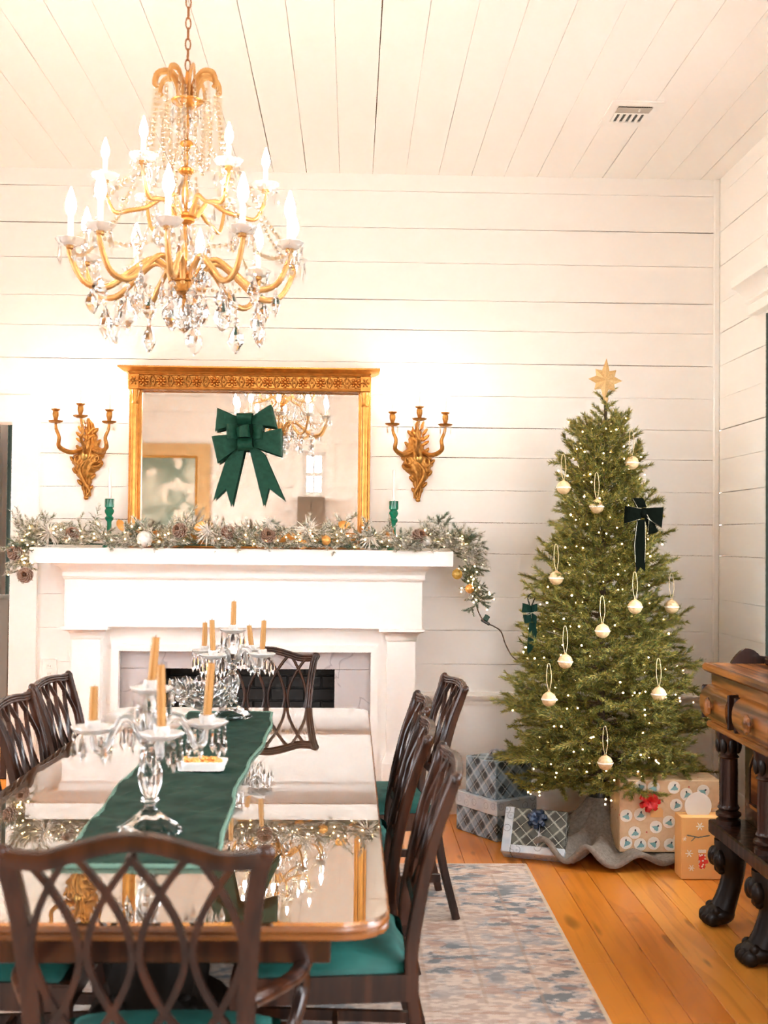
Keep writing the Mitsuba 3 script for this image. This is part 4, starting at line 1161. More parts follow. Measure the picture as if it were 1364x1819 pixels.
# ---------------------------------------------------------------- garland on the mantel
ga = thing('garland', 'frosted pine garland with fairy lights lying along the mantel and hanging over both ends', 'garland')
gg = np.random.default_rng(77)
GV = []
for q in range(5):
    m, c = branch_mesh(0.18, 300 + q, PAL_GAR, nl=0.030, nw=0.0023, dens=620, frost=0.95, bare=0.05, side=0.17)
    GV.append(mikit.ply(m, 'needles', smooth=False, color=c))
GD = []
for q in range(3):
    m, c = branch_mesh(0.15, 330 + q, [srgb(62, 84, 58), srgb(80, 100, 60), srgb(44, 74, 56)], nl=0.028, nw=0.0022, dens=620, frost=0.12, bare=0.05, side=0.16)
    GD.append(mikit.ply(m, 'needles', smooth=False, color=c))
GY = 6.36
xl, xr = float(at(70, 960, GY)[0]), float(at(800, 960, GY)[0])
spine = [at(40, 1020, 6.36), at(38, 985, 6.36), at(60, 962, GY)] + [np.array([x, GY, ZS + 0.036]) for x in np.linspace(xl + 0.06, xr - 0.04, 9)] + [at(815, 965, 6.38), at(830, 1000, 6.37), at(842, 1035, 6.37), at(850, 1070, 6.38)]
part(ga, 'stem_wire', tube([q - np.array([0, -0.02, 0.018]) if q[2] > ZS else q for q in spine], 0.004, 6, smooth=80), 'plug_green', 60)
sp = smooth_path(spine, 400)
glights = []
def shelf_ok(p, d, L):
    e = p + d * L
    return d
for i in range(230):
    t = (i + 0.5) / 230
    p = sp[int(t * 399)].copy()
    tang = sp[min(399, int(t * 399) + 3)] - sp[max(0, int(t * 399) - 3)]; tang /= np.linalg.norm(tang)
    on = 0.085 < t < 0.875
    az = gg.uniform(0, 2 * PI)
    rad = np.array([0, math.cos(az), math.sin(az)]) if on else np.array([math.cos(az), math.sin(az) * 0.8, 0.1])
    if on: rad[2] = rad[2] * 0.75 + 0.22; rad[1] -= 0.25
    elif rad[1] > 0.3: rad[1] *= -0.6
    d = tang * gg.choice([-1, 1]) * gg.uniform(0.15, 1.0) + rad * gg.uniform(0.5, 1.0)
    if not on: d = d + np.array([0, 0, -0.5])
    d /= np.linalg.norm(d)
    if on:
        d[2] = max(d[2], -0.16)
        if p[1] + d[1] * 0.17 > 6.46: d[1] = (6.46 - p[1]) / 0.17
    v = GD[int(gg.integers(3))] if (t > 0.86 and gg.random() < 0.75) or gg.random() < 0.16 else GV[int(gg.integers(5))]
    put(ga, 'pine_sprig', v, aim(p, d, (0.1, -0.3, 1.0), s=float(gg.uniform(0.62, 0.92) * (1.0 if on else 0.62))))
    for _ in range(1):
        if gg.random() < 0.75: glights.append(p + d * gg.uniform(0.03, 0.10) + gg.normal(size=3) * 0.012 + [0, -0.02, 0.015])
for u, v in ((778, 918), (858, 966), (862, 1040)):     # sprigs that stick out
    p = at(u, v, 6.37); b = sp[int(np.argmin(np.linalg.norm(sp - p, axis=1)))]
    put(ga, 'pine_sprig', GD[0], aim(b, p - b, (0, -1, 0.2), s=float(np.linalg.norm(p - b) / 0.15)))
put(ga, 'light_string', lamp(cat([ball(0.0052, 1, q) for q in glights]), 1.0, 0.5, FAIRY), kind='stuff')

def burst(seed, R):
    rg = np.random.default_rng(seed)
    tw, n = [], 42
    ms = []
    for i in range(n):
        z = rg.uniform(0.05, 1); a = rg.uniform(0, 2 * PI); s = math.sqrt(max(0, 1 - z * z))
        d = np.array([s * math.cos(a), -z, s * math.sin(a)])
        ms.append(tube([d * 0.004, d * R * 0.5, d * R * rg.uniform(0.8, 1.05) + [0, 0, -0.004]], [0.0022, 0.0032, 0.0006], 5))
    return cat(ms)
mat('frost_white', (0.80, 0.78, 0.75), 0.7)
bst = [ply(burst(i, 0.085), 'frost_white', 60) for i in range(2)]
for u, v, s in ((88, 946, 1.05), (370, 944, 1.0), (545, 942, 1.1), (480, 930, 0.7), (658, 956, 1.0), (235, 938, 0.7), (790, 945, 0.6)):
    p = at(u, v, 6.335)
    put(ga, 'frosted_flower', bst[int(u) % 2], place(p[0], p[1], p[2], 0, s))

def cone_mesh(R, hgt, seed):
    """A pine cone along +z: overlapping scales in spirals; returns mesh, colours."""
    rg = np.random.default_rng(seed)
    ms, cs = [], []
    core = lathe([(R * 0.4, 0), (R * 0.62, hgt * 0.3), (R * 0.45, hgt * 0.7), (0.003, hgt)], 10)
    ms.append(core); cs.append(np.tile(srgb(70, 44, 30), (len(core.vertices), 1)))
    n = 64
    for i in range(n):
        t = i / n; a = i * 2.39996
        r = R * (0.55 + 0.45 * math.sin(min(1, t * 1.5 + 0.25) * PI * 0.72)) * (1 - 0.62 * t ** 2)
        m = xf(ball(1, 1), np.diag([0.014 * (1.1 - 0.5 * t), 0.011 * (1.1 - 0.4 * t), 0.0045, 1]))
        m = xf(m, rot(-28 - 45 * t, [0, 1, 0])); m = move(m, r, 0, hgt * (0.04 + 0.92 * t)); m = xf(m, trimesh.transformations.rotation_matrix(a, [0, 0, 1]))
        ms.append(m)
        base = np.array(srgb(122, 84, 58)) * rg.uniform(0.7, 1.2)
        rad = np.hypot(m.vertices[:, 0], m.vertices[:, 1])
        w = np.clip((rad - np.quantile(rad, 0.7)) / (np.ptp(rad) * 0.3), 0, 1)[:, None] * 0.55
        cs.append(base * (1 - w) + np.array([0.75, 0.72, 0.68]) * w)
    return cat(ms), np.vstack(cs)
cones = [mikit.ply(*(lambda q: (q[0], 'cone_brown'))(cone_mesh(0.034, 0.066, i)), smooth=False, color=cone_mesh(0.034, 0.066, i)[1]) for i in range(2)]
for i, (u, v, y, d, lab) in enumerate(((46, 1022, 6.26, (0.1, -1, 0.1), 'frosted brown pine cone low on the left hanging end of the garland'),
                                (30, 985, 6.27, (-0.3, -1, 0.4), 'pale frosted pine cone at the bend of the left garland end'),
                                (128, 952, 6.3, (0.2, -1, 0.5), 'pine cone near the left end of the mantel garland beside the white flower'),
                                (404, 948, 6.31, (0.3, -0.9, 0.3), 'large brown pine cone in the garland below the green bow'),
                                (476, 952, 6.30, (0.1, -1, 0.2), 'round pine cone facing forward in the middle of the garland'),
                                (742, 955, 6.31, (0.3, -1, 0.4), 'frosted pine cone toward the right end of the mantel garland'),
                                (322, 944, 6.30, (-0.3, -1, 0.3), 'small pine cone in the garland right of the white ball'))):
    p = at(u, v, y)
    put(thing('pine_cone', lab, 'pine cone', 'pine cones in the garland'), None, cones[i % 2], aim(p, np.cross(d, (0.2, 0.1, 1.0)), d))
for u, v, r, m, lab in ((257, 957, 0.043, 'bauble_white', 'white ball ornament in the left half of the mantel garland'),
                        (579, 960, 0.026, 'bauble_gold', 'gold ball ornament in the right half of the mantel garland'),
                        (537, 967, 0.027, 'bauble_gold', 'pale gold ball ornament under the large white flower in the garland'),
                        (757, 962, 0.030, 'bauble_white', 'white ball ornament near the right end of the mantel garland'),
                        (834, 1046, 0.024, 'bauble_gold', 'orange-gold ball ornament on the right hanging end of the garland'),
                        (812, 1020, 0.028, 'leaf_gold', 'olive-gold ball ornament hanging below the right corner of the mantel shelf')):
    p = at(u, v, 6.30 if v < 1000 else 6.3)
    k = thing('ball_ornament', lab, 'ornament', 'ball ornaments in the garland')
    part(k, 'ball', move(ball(r, 3), *p), m, True)
    part(k, 'cap', move(lathe([(0.007, r * 0.96), (0.007, r * 1.1), (0.003, r * 1.16)], 10), *p), 'glitter_gold', 40)
for i, (u, v) in enumerate(((355, 938), (610, 935), (212, 934), (690, 945))):   # gold ribbon curls tucked into the garland
    p = at(u, v, 6.36)
    part(ga, 'gold_leaf', xf(grid(lambda a, b: np.stack([(a - 0.5) * 0.07, 0.012 * np.sin(a * PI), (b - 0.5) * 0.05 * np.sin(a * PI) ** 0.6 + 0.02 * a], -1), 9, 4, 0.0015), trimesh.transformations.translation_matrix(p) @ rot(40 * i, [0, 1, 0])), 'bauble_gold', True)

# lead and plug hanging from the garland's right end
pl = at(862, 1105, 6.4)
ec = thing('power_cord', 'brown electric cord with green plug hanging from the right garland end to behind the tree', 'cord')
part(ec, 'cord', tube([at(846, 1076, 6.38), at(852, 1092, 6.4), pl, at(888, 1120, 6.52), at(898, 1145, 6.6), at(912, 1168, 6.62), at(935, 1180, 6.63), at(975, 1200, 6.62), at(1000, 1300, 6.63), at(1010, 1400, 6.62)], 0.0032, 8, smooth=90), 'cord', 60)
part(ec, 'plug', xf(box((-0.026, -0.009, -0.008), (0.026, 0.009, 0.008), 0.004), trimesh.transformations.translation_matrix(pl) @ rot(30, [0, 1, 0])), 'metal_black')
part(ec, 'socket', xf(box((-0.012, -0.01, -0.016), (0.016, 0.01, 0.016), 0.004), trimesh.transformations.translation_matrix(pl + [0.004, 0, 0.024]) @ rot(30, [0, 1, 0])), 'plug_green')
# ---------------------------------------------------------------- rug
RUG = (-2.05, 0.84, 0.9, 5.59)
def rug_color(p, n, uv):
    e = dr.minimum(p.x * -1 + RUG[1], RUG[3] - p.y)
    w1 = fbm(p.x * 2.6, p.y * 3.4, 3.0, 3)
    w2 = fbm(p.x * 17 + 4 * w1, p.y * 27, 7.0, 4)
    w3 = fbm(p.x * 34, p.y * 70, 1.0, 2)
    c = mix(srgb(196, 180, 166), srgb(172, 153, 140), smoothstep(0.35, 0.65, w3))
    blue = smoothstep(0.47, 0.56, w2) * smoothstep(0.36, 0.56, w1)
    c = mix(c, srgb(134, 140, 146), blue * 0.55)
    c = mix(c, srgb(82, 90, 92), smoothstep(0.56, 0.66, w2) * smoothstep(0.45, 0.6, w1) * 0.8)
    rust = smoothstep(0.60, 0.70, fbm(p.x * 12, p.y * 34, 12.0, 3))
    c = mix(c, srgb(150, 104, 80), rust * 0.5)
    lines = smoothstep(0.9, 0.97, dr.abs(2 * (e / 0.19 - dr.floor(e / 0.19)) - 1)) * smoothstep(0.62, 0.55, e)
    c = mix(c, srgb(150, 122, 100), lines * 0.45 * smoothstep(0.3, 0.6, w1 + 0.2 * w3))
    return mix(c, srgb(196, 176, 150), smoothstep(0.02, 0.012, e) * 0.8)
mat('rug_wool', proc(rug_color), 0.95)
single('area_rug', box((RUG[0], RUG[2], 0.001), (RUG[1], RUG[3], 0.011), 0.004), 'rug_wool', 'worn beige and blue-grey patterned rug under the dining table', 'rug')
RZ0 = 0.0118

# ---------------------------------------------------------------- dining table
TZ = 0.76
TCX, TX0, TX1, TY0, TY1 = -0.485, -1.055, 0.085, 2.39, 5.42
dt = thing('dining_table', 'long polished mahogany dining table reflecting the fireplace, set with a green runner', 'table')
def rrect(x0, x1, y0, y1, r): return sg.box(x0 + r, y0 + r, x1 - r, y1 - r).buffer(r, quad_segs=8)
part(dt, 'tabletop', move(extr(rrect(TX0 + 0.004, TX1 - 0.004, TY0 + 0.004, TY1 - 0.004, 0.09), 0.008), z=TZ - 0.008), 'table_gloss', False)
def edge_ring(off, z):
    q = np.array(rrect(TX0 + 0.001, TX1 - 0.001, TY0 + 0.001, TY1 - 0.001, 0.09).buffer(off).exterior.coords)[:-1]
    d = np.linalg.norm(np.diff(np.vstack([q, q[:1]]), axis=0), axis=1); s = np.concatenate([[0], np.cumsum(d)])
    u = np.linspace(0, s[-1], 240, endpoint=False); qq = np.vstack([q, q[:1]])
    k0 = np.argmin(qq[:-1, 0] + qq[:-1, 1] * 1e-3)
    return np.stack([np.interp(u, s, qq[:, 0]), np.interp(u, s, qq[:, 1]), np.full(240, z)], 1)
prof = [(-0.03, TZ - 0.0085), (0.0, TZ - 0.0075), (0.003, TZ - 0.012), (0.003, TZ - 0.018), (-0.002, TZ - 0.022), (0.002, TZ - 0.026), (0.002, TZ - 0.034), (-0.006, TZ - 0.038), (-0.03, TZ - 0.0385)]
R_ = np.array([edge_ring(o, z) for o, z in prof]); n_ = 240
F_ = [[i * n_ + j, i * n_ + (j + 1) % n_, (i + 1) * n_ + (j + 1) % n_, (i + 1) * n_ + j] for i in range(len(prof) - 1) for j in range(n_)]
em = tm(R_.reshape(-1, 3), F_); em.fix_normals()
part(dt, 'edge_moulding', em, 'table_edge', 40)
part(dt, 'underside', move(extr(rrect(TX0 + 0.03, TX1 - 0.03, TY0 + 0.03, TY1 - 0.03, 0.08), 0.028), z=TZ - 0.037), 'mahogany', False)
for y in (TY0 + 0.07, TY1 - 0.09):
    part(dt, 'apron', box((TX0 + 0.12, y, TZ - 0.105), (TX1 - 0.12, y + 0.022, TZ - 0.036), 0.003), 'mahogany')
for x in (TX0 + 0.12, TX1 - 0.142):
    part(dt, 'apron', box((x, TY0 + 0.09, TZ - 0.105), (x + 0.022, TY1 - 0.09, TZ - 0.036), 0.003), 'mahogany')
for yp in (3.05, 4.75):
    pd = part(dt, 'pedestal', move(lathe([(0.10, 0.22), (0.12, 0.26), (0.09, 0.30), (0.115, 0.36), (0.13, 0.44), (0.10, 0.52), (0.075, 0.56), (0.10, 0.60), (0.13, 0.64), (0.13, 0.68)], 28, 10, 0.05), TCX, yp, 0), 'pedestal_dark', 40)
    for a in (45, 135, 225, 315):
        sec = [(-0.03, -0.035), (0.03, -0.035), (0.034, 0.0), (0.02, 0.035), (-0.02, 0.035), (-0.034, 0.0)]
        leg = sweep(smooth_path([[0.05, 0, 0.36], [0.16, 0, 0.33], [0.27, 0, 0.2], [0.36, 0, 0.085], [0.43, 0, 0.05]], 20), sec, (0, 0, 1), np.linspace(1.3, 0.8, 20))
        foot = move(xf(ball(1, 2), np.diag([0.055, 0.045, 0.036, 1])), 0.44, 0, 0.0485)
        scal = cat([move(ball(0.022, 1), 0.08 + i * 0.033, 0, 0.39 - 0.0075 * i ** 1.75) for i in range(9)])
        put(pd, 'leg', ply(cat(leg, foot, scal), 'pedestal_dark', 40), place(TCX, yp, 0, a))
    part(dt, 'stretcher_block', box((TX0 + 0.25, yp - 0.06, 0.68), (TX1 - 0.25, yp + 0.06, 0.724), 0.004), 'mahogany')

# runner: quilted green velvet with a pale edge
RU = (-0.69, -0.338, 2.78, 5.22)
def runner(u, v):
    x = RU[0] + (RU[1] - RU[0]) * u + 0.012 * np.sin(v * 9 + 1) + 0.004 * np.sin(v * 31)
    y = RU[2] + (RU[3] - RU[2]) * v
    q = (y * 13 + x * 9)
    q2 = (y * 9 - x * 14)
    z = TZ + 0.0085 + 0.0065 * np.sin(q * 2) * np.abs(np.sin(q2 * 1.6)) ** 0.5 + 0.004 * (meshkit.fbm(np.stack([x * 10, y * 16, x * 0], -1), 3) - 0.5)
    return np.stack([x, y, np.maximum(z, TZ + 0.004)], -1)
tr_ = thing('table_runner', 'dark green quilted velvet runner with pale piping along the dining table', 'table runner')
part(tr_, 'cloth', grid(runner, 36, 300, 0.003), 'runner_velvet', True)
for e in (0.0, 1.0):
    v = np.linspace(0, 1, 160)
    P = runner(np.full(160, e), v); P[:, 2] = TZ + 0.006
    part(tr_, 'piping', tube(P + [0.004 * (1 if e else -1), 0, 0], 0.006, 6), 'runner_piping', 60)
    u = np.linspace(0, 1, 40)
    P = runner(u, np.full(40, e)); P[:, 2] = TZ + 0.006
    part(tr_, 'piping', tube(P, 0.006, 6), 'runner_piping', 60)

# ---------------------------------------------------------------- crystal candelabra with gold candles
def candelabrum(x, y, turn, label, cands):
    k = thing('candelabrum', label, 'candelabrum', 'crystal candelabra on the dining table')
    z0 = TZ + 0.0125
    foot = lathe([(0.076, 0), (0.082, 0.006), (0.08, 0.014), (0.062, 0.026), (0.045, 0.038), (0.03, 0.05), (0.017, 0.062), (0.014, 0.07)], 32, 8, 0.05)
    part(k, 'base', move(foot, x, y, z0), 'crystal', 40)
    part(k, 'stem', move(lathe([(0.012, 0.071), (0.022, 0.078), (0.026, 0.084), (0.018, 0.092), (0.028, 0.12), (0.033, 0.15), (0.026, 0.18), (0.016, 0.2), (0.024, 0.207), (0.024, 0.214), (0.016, 0.22), (0.034, 0.24), (0.04, 0.252), (0.03, 0.262), (0.016, 0.268), (0.02, 0.30), (0.022, 0.33), (0.013, 0.352), (0.013, 0.362)], 12), x, y, z0), 'crystal', 35)
    cup = lathe([(0.010, 0), (0.018, 0.008), (0.02, 0.022), (0.019, 0.03), (0.015, 0.03), (0.0125, 0.012)], 14)
    pan_ = lathe([(0.008, -0.004), (0.025, -0.004), (0.045, 0.004), (0.054, 0.013), (0.052, 0.016), (0.04, 0.008), (0.02, 0.001), (0.008, 0.001)], 20, 10, 0.06)
    dr_ = ply(prism(0.085, 0.0085), 'crystal', False)
    spots = []
    for i in range(4):
        a = turn + i * 90
        P = [[0.02, 0, 0.235], [0.045, 0, 0.285], [0.075, 0, 0.292], [0.098, 0, 0.255], [0.115, 0, 0.218], [0.138, 0, 0.222], [0.146, 0, 0.262]]
        ar = put(k, 'arm', ply(tube(P, [0.0095, 0.010, 0.0095, 0.009, 0.0095, 0.009, 0.007], 8, up=(0, 1, 0.001), smooth=30), 'cut_crystal', 60), place(x, y, z0, a))
        ex, ey = x + 0.146 * math.cos(math.radians(a)), y + 0.146 * math.sin(math.radians(a))
        put(ar, 'candle_cup', ply(move(cup, ex, ey, z0 + 0.266), 'frosted_crystal', 40))
        put(ar, 'drip_pan', ply(move(pan_, ex, ey, z0 + 0.264), 'frosted_crystal', 40))
        for j in range(6):
            b = j * PI / 3 + 0.3
            put(ar, 'crystal_drop', dr_, place(ex + 0.047 * math.cos(b), ey + 0.047 * math.sin(b), z0 + 0.268))
        spots.append((ex, ey, z0 + 0.279))
    top = part(k, 'top_cup', move(cup, x, y, z0 + 0.362), 'frosted_crystal', 40)
    put(top, 'drip_pan', ply(move(pan_, x, y, z0 + 0.358), 'frosted_crystal', 40))
    for j in range(6):
        b = j * PI / 3
        put(top, 'crystal_drop', dr_, place(x + 0.047 * math.cos(b), y + 0.047 * math.sin(b), z0 + 0.362))
    spots.append((x, y, z0 + 0.375))
    for s, h, tilt, lab in cands:
        px, py, pz = spots[s]
        b = np.array([px, py, pz]); tt = b + [tilt, 0, h]
        q = thing('taper_candle', lab, 'candle', 'gold taper candles in the crystal candelabra')
        part(q, 'wax', tube([b, b * 0.5 + tt * 0.5, tt], [0.0108, 0.0112, 0.0098], 14), 'wax_gold', 40)
        part(q, 'wick', tube([tt, tt + [0.001, 0, 0.006]], 0.0012, 5), 'wax_gold_tip')
    return k


nx = atz(265, 1488, TZ); fx_ = atz(412, 1280, TZ)
candelabrum(nx[0], nx[1], -70, 'tall crystal candelabrum near the front of the green runner, dressed with prisms',
            [(3, 0.10, 0.002, 'shortest gold taper candle at the far left arm of the nearer crystal candelabrum'),
             (0, 0.165, -0.004, 'gold taper candle on the front arm of the nearer crystal candelabrum'),
             (1, 0.15, 0.010, 'gold taper candle leaning on the right arm of the nearer crystal candelabrum'),
             (4, 0.125, 0.010, 'gold taper candle on the raised centre cup of the nearer crystal candelabrum')])
candelabrum(fx_[0], fx_[1], -118, 'crystal candelabrum at the far end of the green runner before the fireplace',
            [(0, 0.14, -0.006, 'gold taper candle on the front arm of the far crystal candelabrum'),
             (1, 0.135, 0.006, 'gold taper candle on the right arm of the far crystal candelabrum'),
             (2, 0.10, -0.012, 'slim gold taper candle at the back right of the far crystal candelabrum'),
             (3, 0.115, 0.002, 'gold taper candle on the left arm of the far crystal candelabrum'),
             (4, 0.115, 0.002, 'gold taper candle on the raised centre cup of the far crystal candelabrum')])

# scalloped glass compote
cp = thing('compote_bowl', 'scalloped cut-glass footed bowl standing beside the far candelabrum', 'bowl')
bx = atz(362, 1290, TZ + 0.011)
n = 56
ang = np.arange(n) * 2 * PI / n
def bowl(r, z, sc): return np.stack([r * np.cos(ang), r * np.sin(ang), z + sc * (np.abs(np.cos(ang * 7)) ** 0.7 - 0.5)], 1)
rings = [bowl(0.018, 0.066, 0), bowl(0.06, 0.080, 0), bowl(0.092, 0.094, 0), bowl(0.110, 0.110, 0), bowl(0.121, 0.126, 0), bowl(0.129, 0.142, 0), bowl(0.136, 0.160, 0.006), bowl(0.145, 0.18, 0.022), bowl(0.139, 0.18, 0.022), bowl(0.119, 0.146, 0), bowl(0.098, 0.116, 0), bowl(0.055, 0.094, 0), bowl(0.01, 0.088, 0)]
for i in (2, 3, 4, 5, 6):
    rings[i][:, :2] *= (1 + 0.04 * np.cos(ang * 14 + PI * (i % 2)))[:, None]
V_ = np.array(rings).reshape(-1, 3)
F_ = [[i * n + j, i * n + (j + 1) % n, (i + 1) * n + (j + 1) % n, (i + 1) * n + j] for i in range(len(rings) - 1) for j in range(n)] 
F_ += [[(len(rings) - 1) * n + j for j in q] for q in ([0, k, k + 1, k + 1] for k in range(1, n - 1))] + [[q[0], q[2], q[1], q[1]] for q in ([0, k, k + 1, 0] for k in range(1, n - 1))]
bm = tm(V_, F_); bm.update_faces(bm.nondegenerate_faces()); bm.fix_normals()
part(cp, 'bowl', move(bm, bx[0], bx[1], TZ + 0.011), 'crystal', False)
cpd = ply(prism(0.05, 0.009), 'crystal', False)
for j in range(14):
    put(cp, 'crystal_drop', cpd, place(bx[0] + 0.128 * math.cos(j * PI / 7), bx[1] + 0.128 * math.sin(j * PI / 7), TZ + 0.011 + 0.138))
part(cp, 'foot', move(lathe([(0.065, 0), (0.068, 0.005), (0.055, 0.012), (0.025, 0.022), (0.014, 0.035), (0.02, 0.045), (0.014, 0.055), (0.018, 0.0655)], 24, 8, 0.04), bx[0], bx[1], TZ + 0.011), 'crystal', 30)

# cream dish of gold beads
gdx = atz(358, 1366, TZ + 0.011)
gd_ = thing('serving_dish', 'small cream oblong dish filled with gold beads on the green runner', 'dish')
def dish(o, z): return np.array(rrect(-0.085 + o, 0.085 - o, -0.05 + o, 0.05 - o, 0.02).buffer(0).exterior.coords)[:-1], z
dm = trimesh.util.concatenate([extr(rrect(-0.075, 0.075, -0.042, 0.042, 0.02), 0.006)] + [move(extr(rrect(-0.075 - o, 0.075 + o, -0.042 - o, 0.042 + o, 0.02 + o).difference(rrect(-0.070 - o, 0.070 + o, -0.037 - o, 0.037 + o, 0.016 + o)), 0.0062), z=z) for o, z in ((0.0, 0.006), (0.003, 0.012), (0.006, 0.018), (0.009, 0.024))])
part(gd_, 'dish', move(dm, gdx[0], gdx[1], TZ + 0.011), 'plate_white', False)
dg = np.random.default_rng(8)
single('gold_beads', cat([ball(0.0085, 1, (gdx[0] + dg.uniform(-0.062, 0.062), gdx[1] + dg.uniform(-0.03, 0.03), TZ + 0.0275 + dg.uniform(0, 0.018))) for _ in range(75)]), 'bauble_gold', 'heap of shiny gold beads in the cream dish on the runner', 'beads', kind='stuff')

# ---------------------------------------------------------------- dining chairs
reed = []          # reeded section: three rounds on the front (+up), flat back
for cx in (-0.66, 0.0, 0.66):
    for a in np.linspace(PI * 0.95, PI * 0.05, 5):
        reed.append((cx + 0.33 * math.cos(a), 0.55 + 0.30 * math.sin(a)))
reed = np.array(reed + [(1.0, 0.35), (1.0, -0.75), (0.75, -0.9), (-0.75, -0.9), (-1.0, -0.75), (-1.0, 0.35)])


def back_y(z):
    return np.interp(z, [0, 0.25, 0.45, 0.62, 0.82, 0.97], [-0.30, -0.24, -0.215, -0.232, -0.275, -0.325])


def bow_y(x, z): return back_y(z) - 0.022 * (1 - (np.asarray(x) / 0.23) ** 2) * np.clip((np.asarray(z) - 0.5) / 0.3, 0, 1)


def chair_parts(arms=False, hump=0.032):
    P = []
    for s in (-1, 1):
        pth = smooth_path([[s * 0.196, back_y(0), 0], [s * 0.190, back_y(0.25), 0.25], [s * 0.190, back_y(0.45), 0.45], [s * 0.192, back_y(0.62), 0.62], [s * 0.203, back_y(0.80), 0.80], [s * 0.218, back_y(0.92), 0.92], [s * 0.231, back_y(0.962), 0.968]], 34)
        sc = np.stack([np.interp(np.linspace(0, 1, 34), [0, 0.5, 1], [0.0155, 0.0165, 0.0165]), np.interp(np.linspace(0, 1, 34), [0, 0.45, 1], [0.017, 0.02, 0.014])], 1)
        P.append(('back_post', ply(sweep(pth, reed, (0, 1, 0.2), sc), 'mahogany', 35)))
        P.append(('ear', ply(move(xf(xf(ball(1, 2), np.diag([0.0185, 0.014, 0.0185, 1])), rot(20, [1, 0, 0])), s * 0.231, float(back_y(0.965)) , 0.962), 'mahogany', 50)))
    x = np.linspace(-0.231, 0.231, 40)
    zr = 0.957 + hump * np.cos(np.clip(x / 0.155, -1, 1) * PI / 2) ** 1.5 - 0.004 * np.sin(np.clip((np.abs(x) - 0.12) / 0.11, 0, 1) * PI)
    P.append(('crest_rail', ply(sweep(np.stack([x, bow_y(x, 0.96), zr], 1), reed, (0, 1, 0.2), (0.016, 0.013)), 'mahogany', 35)))
    zc, hh_ = 0.775, 0.19
    rib = [(-0.0062, -0.007), (0.0062, -0.007), (0.0062, 0.004), (0.003, 0.008), (-0.003, 0.008), (-0.0062, 0.004)]
    lim = lambda z: np.interp(z, [0.55, 0.62, 0.8, 0.92, 0.97], [0.19, 0.192, 0.203, 0.218, 0.228])
    for i, nd in enumerate((-0.186, -0.094, 0.0, 0.094, 0.186)):
        for s in (-1, 1):
            if (nd < -0.15 and s < 0) or (nd > 0.15 and s > 0): continue
            t = np.linspace(-1, 1, 26)
            off = 0.094 * np.abs(t) ** 1.7
            z = zc + t * hh_
            xx = nd + s * (0.006 + off)
            if abs(nd) > 0.15: xx = np.sign(nd) * (np.minimum(lim(z) - 0.012, 0.19) - off * 0.85)
            ztop = np.interp(xx, x, zr)
            z = np.minimum(z, ztop - 0.006)
            path = np.stack([xx, bow_y(xx, z), z], 1)
            P.append(('splat_rib', ply(sweep(path, rib, (0, 1, 0.15)), 'mahogany', 35)))
    xb = np.linspace(-0.19, 0.19, 16)
    P.append(('lower_rail', ply(sweep(np.stack([xb, bow_y(xb, 0.58), xb * 0 + 0.582], 1), [(-0.018, -0.01), (0.018, -0.01), (0.018, 0.008), (0.0, 0.012), (-0.018, 0.008)], (0, 1, 0.1)), 'mahogany', 35)))
    fr = sg.Polygon([(-0.205, -0.235), (0.205, -0.235), (0.245, 0.235), (-0.245, 0.235)])
    rails = fr.difference(sg.Polygon([(-0.18, -0.21), (0.18, -0.21), (0.218, 0.21), (-0.218, 0.21)]))
    P.append(('seat_rail', ply(move(extr(rails, 0.07), z=0.375), 'mahogany', False)))
    g = []
    for a in np.linspace(-1, 1, 15):
        for b in np.linspace(-1, 1, 15):
            w = 0.192 + 0.02 * (b + 1)
            q = max(abs(a), abs(b))
            g.append((a * w, b * 0.205, 0.462 + 0.055 * (1 - abs(a) ** 3.2) ** 0.55 * (1 - abs(b) ** 3.2) ** 0.55))
            if q > 0.99: g.append((a * w * 0.995, b * 0.203, 0.43))
    P.append(('seat', ply(trimesh.convex.convex_hull(np.array(g)), 'seat_velvet', 50)))
    for s in (-1, 1):
        lg = sweep(np.array([[s * 0.222, 0.213, 0.0], [s * 0.224, 0.213, 0.2], [s * 0.224, 0.213, 0.44]]), circle(4, 1.3) @ np.array([[0.7071, -0.7071], [0.7071, 0.7071]]), (0, 1, 0), [0.017, 0.02, 0.025])
        P.append(('front_leg', ply(lg, 'mahogany', 35)))
        P.append(('side_stretcher', ply(sweep(np.array([[s * 0.19, -0.235, 0.17], [s * 0.224, 0.21, 0.17]]), [(-0.008, -0.016), (0.008, -0.016), (0.008, 0.016), (-0.008, 0.016)], (0, 0, 1)), 'mahogany', False)))
        if arms:
            pth = smooth_path([[s * 0.196, back_y(0.67) , 0.67], [s * 0.235, -0.14, 0.655], [s * 0.275, -0.02, 0.64], [s * 0.285, 0.07, 0.64], [s * 0.268, 0.105, 0.66], [s * 0.255, 0.09, 0.677]], 30)
            P.append(('arm', ply(sweep(pth, circle(10, 1.0), (0, 0, 1), np.stack([np.full(30, 0.020), np.full(30, 0.014)], 1)), 'mahogany', 50)))
            P.append(('arm_support', ply(sweep(smooth_path([[s * 0.232, 0.06, 0.40], [s * 0.262, 0.03, 0.50], [s * 0.285, 0.075, 0.58], [s * 0.279, 0.06, 0.637]], 20), circle(8, 1.0), (0, 1, 0), np.stack([np.full(20, 0.015), np.full(20, 0.018)], 1)), 'mahogany', 50)))
    P.append(('cross_stretcher', ply(box((-0.205, -0.03, 0.156), (0.205, -0.014, 0.186), 0.002), 'mahogany', False)))
    return P


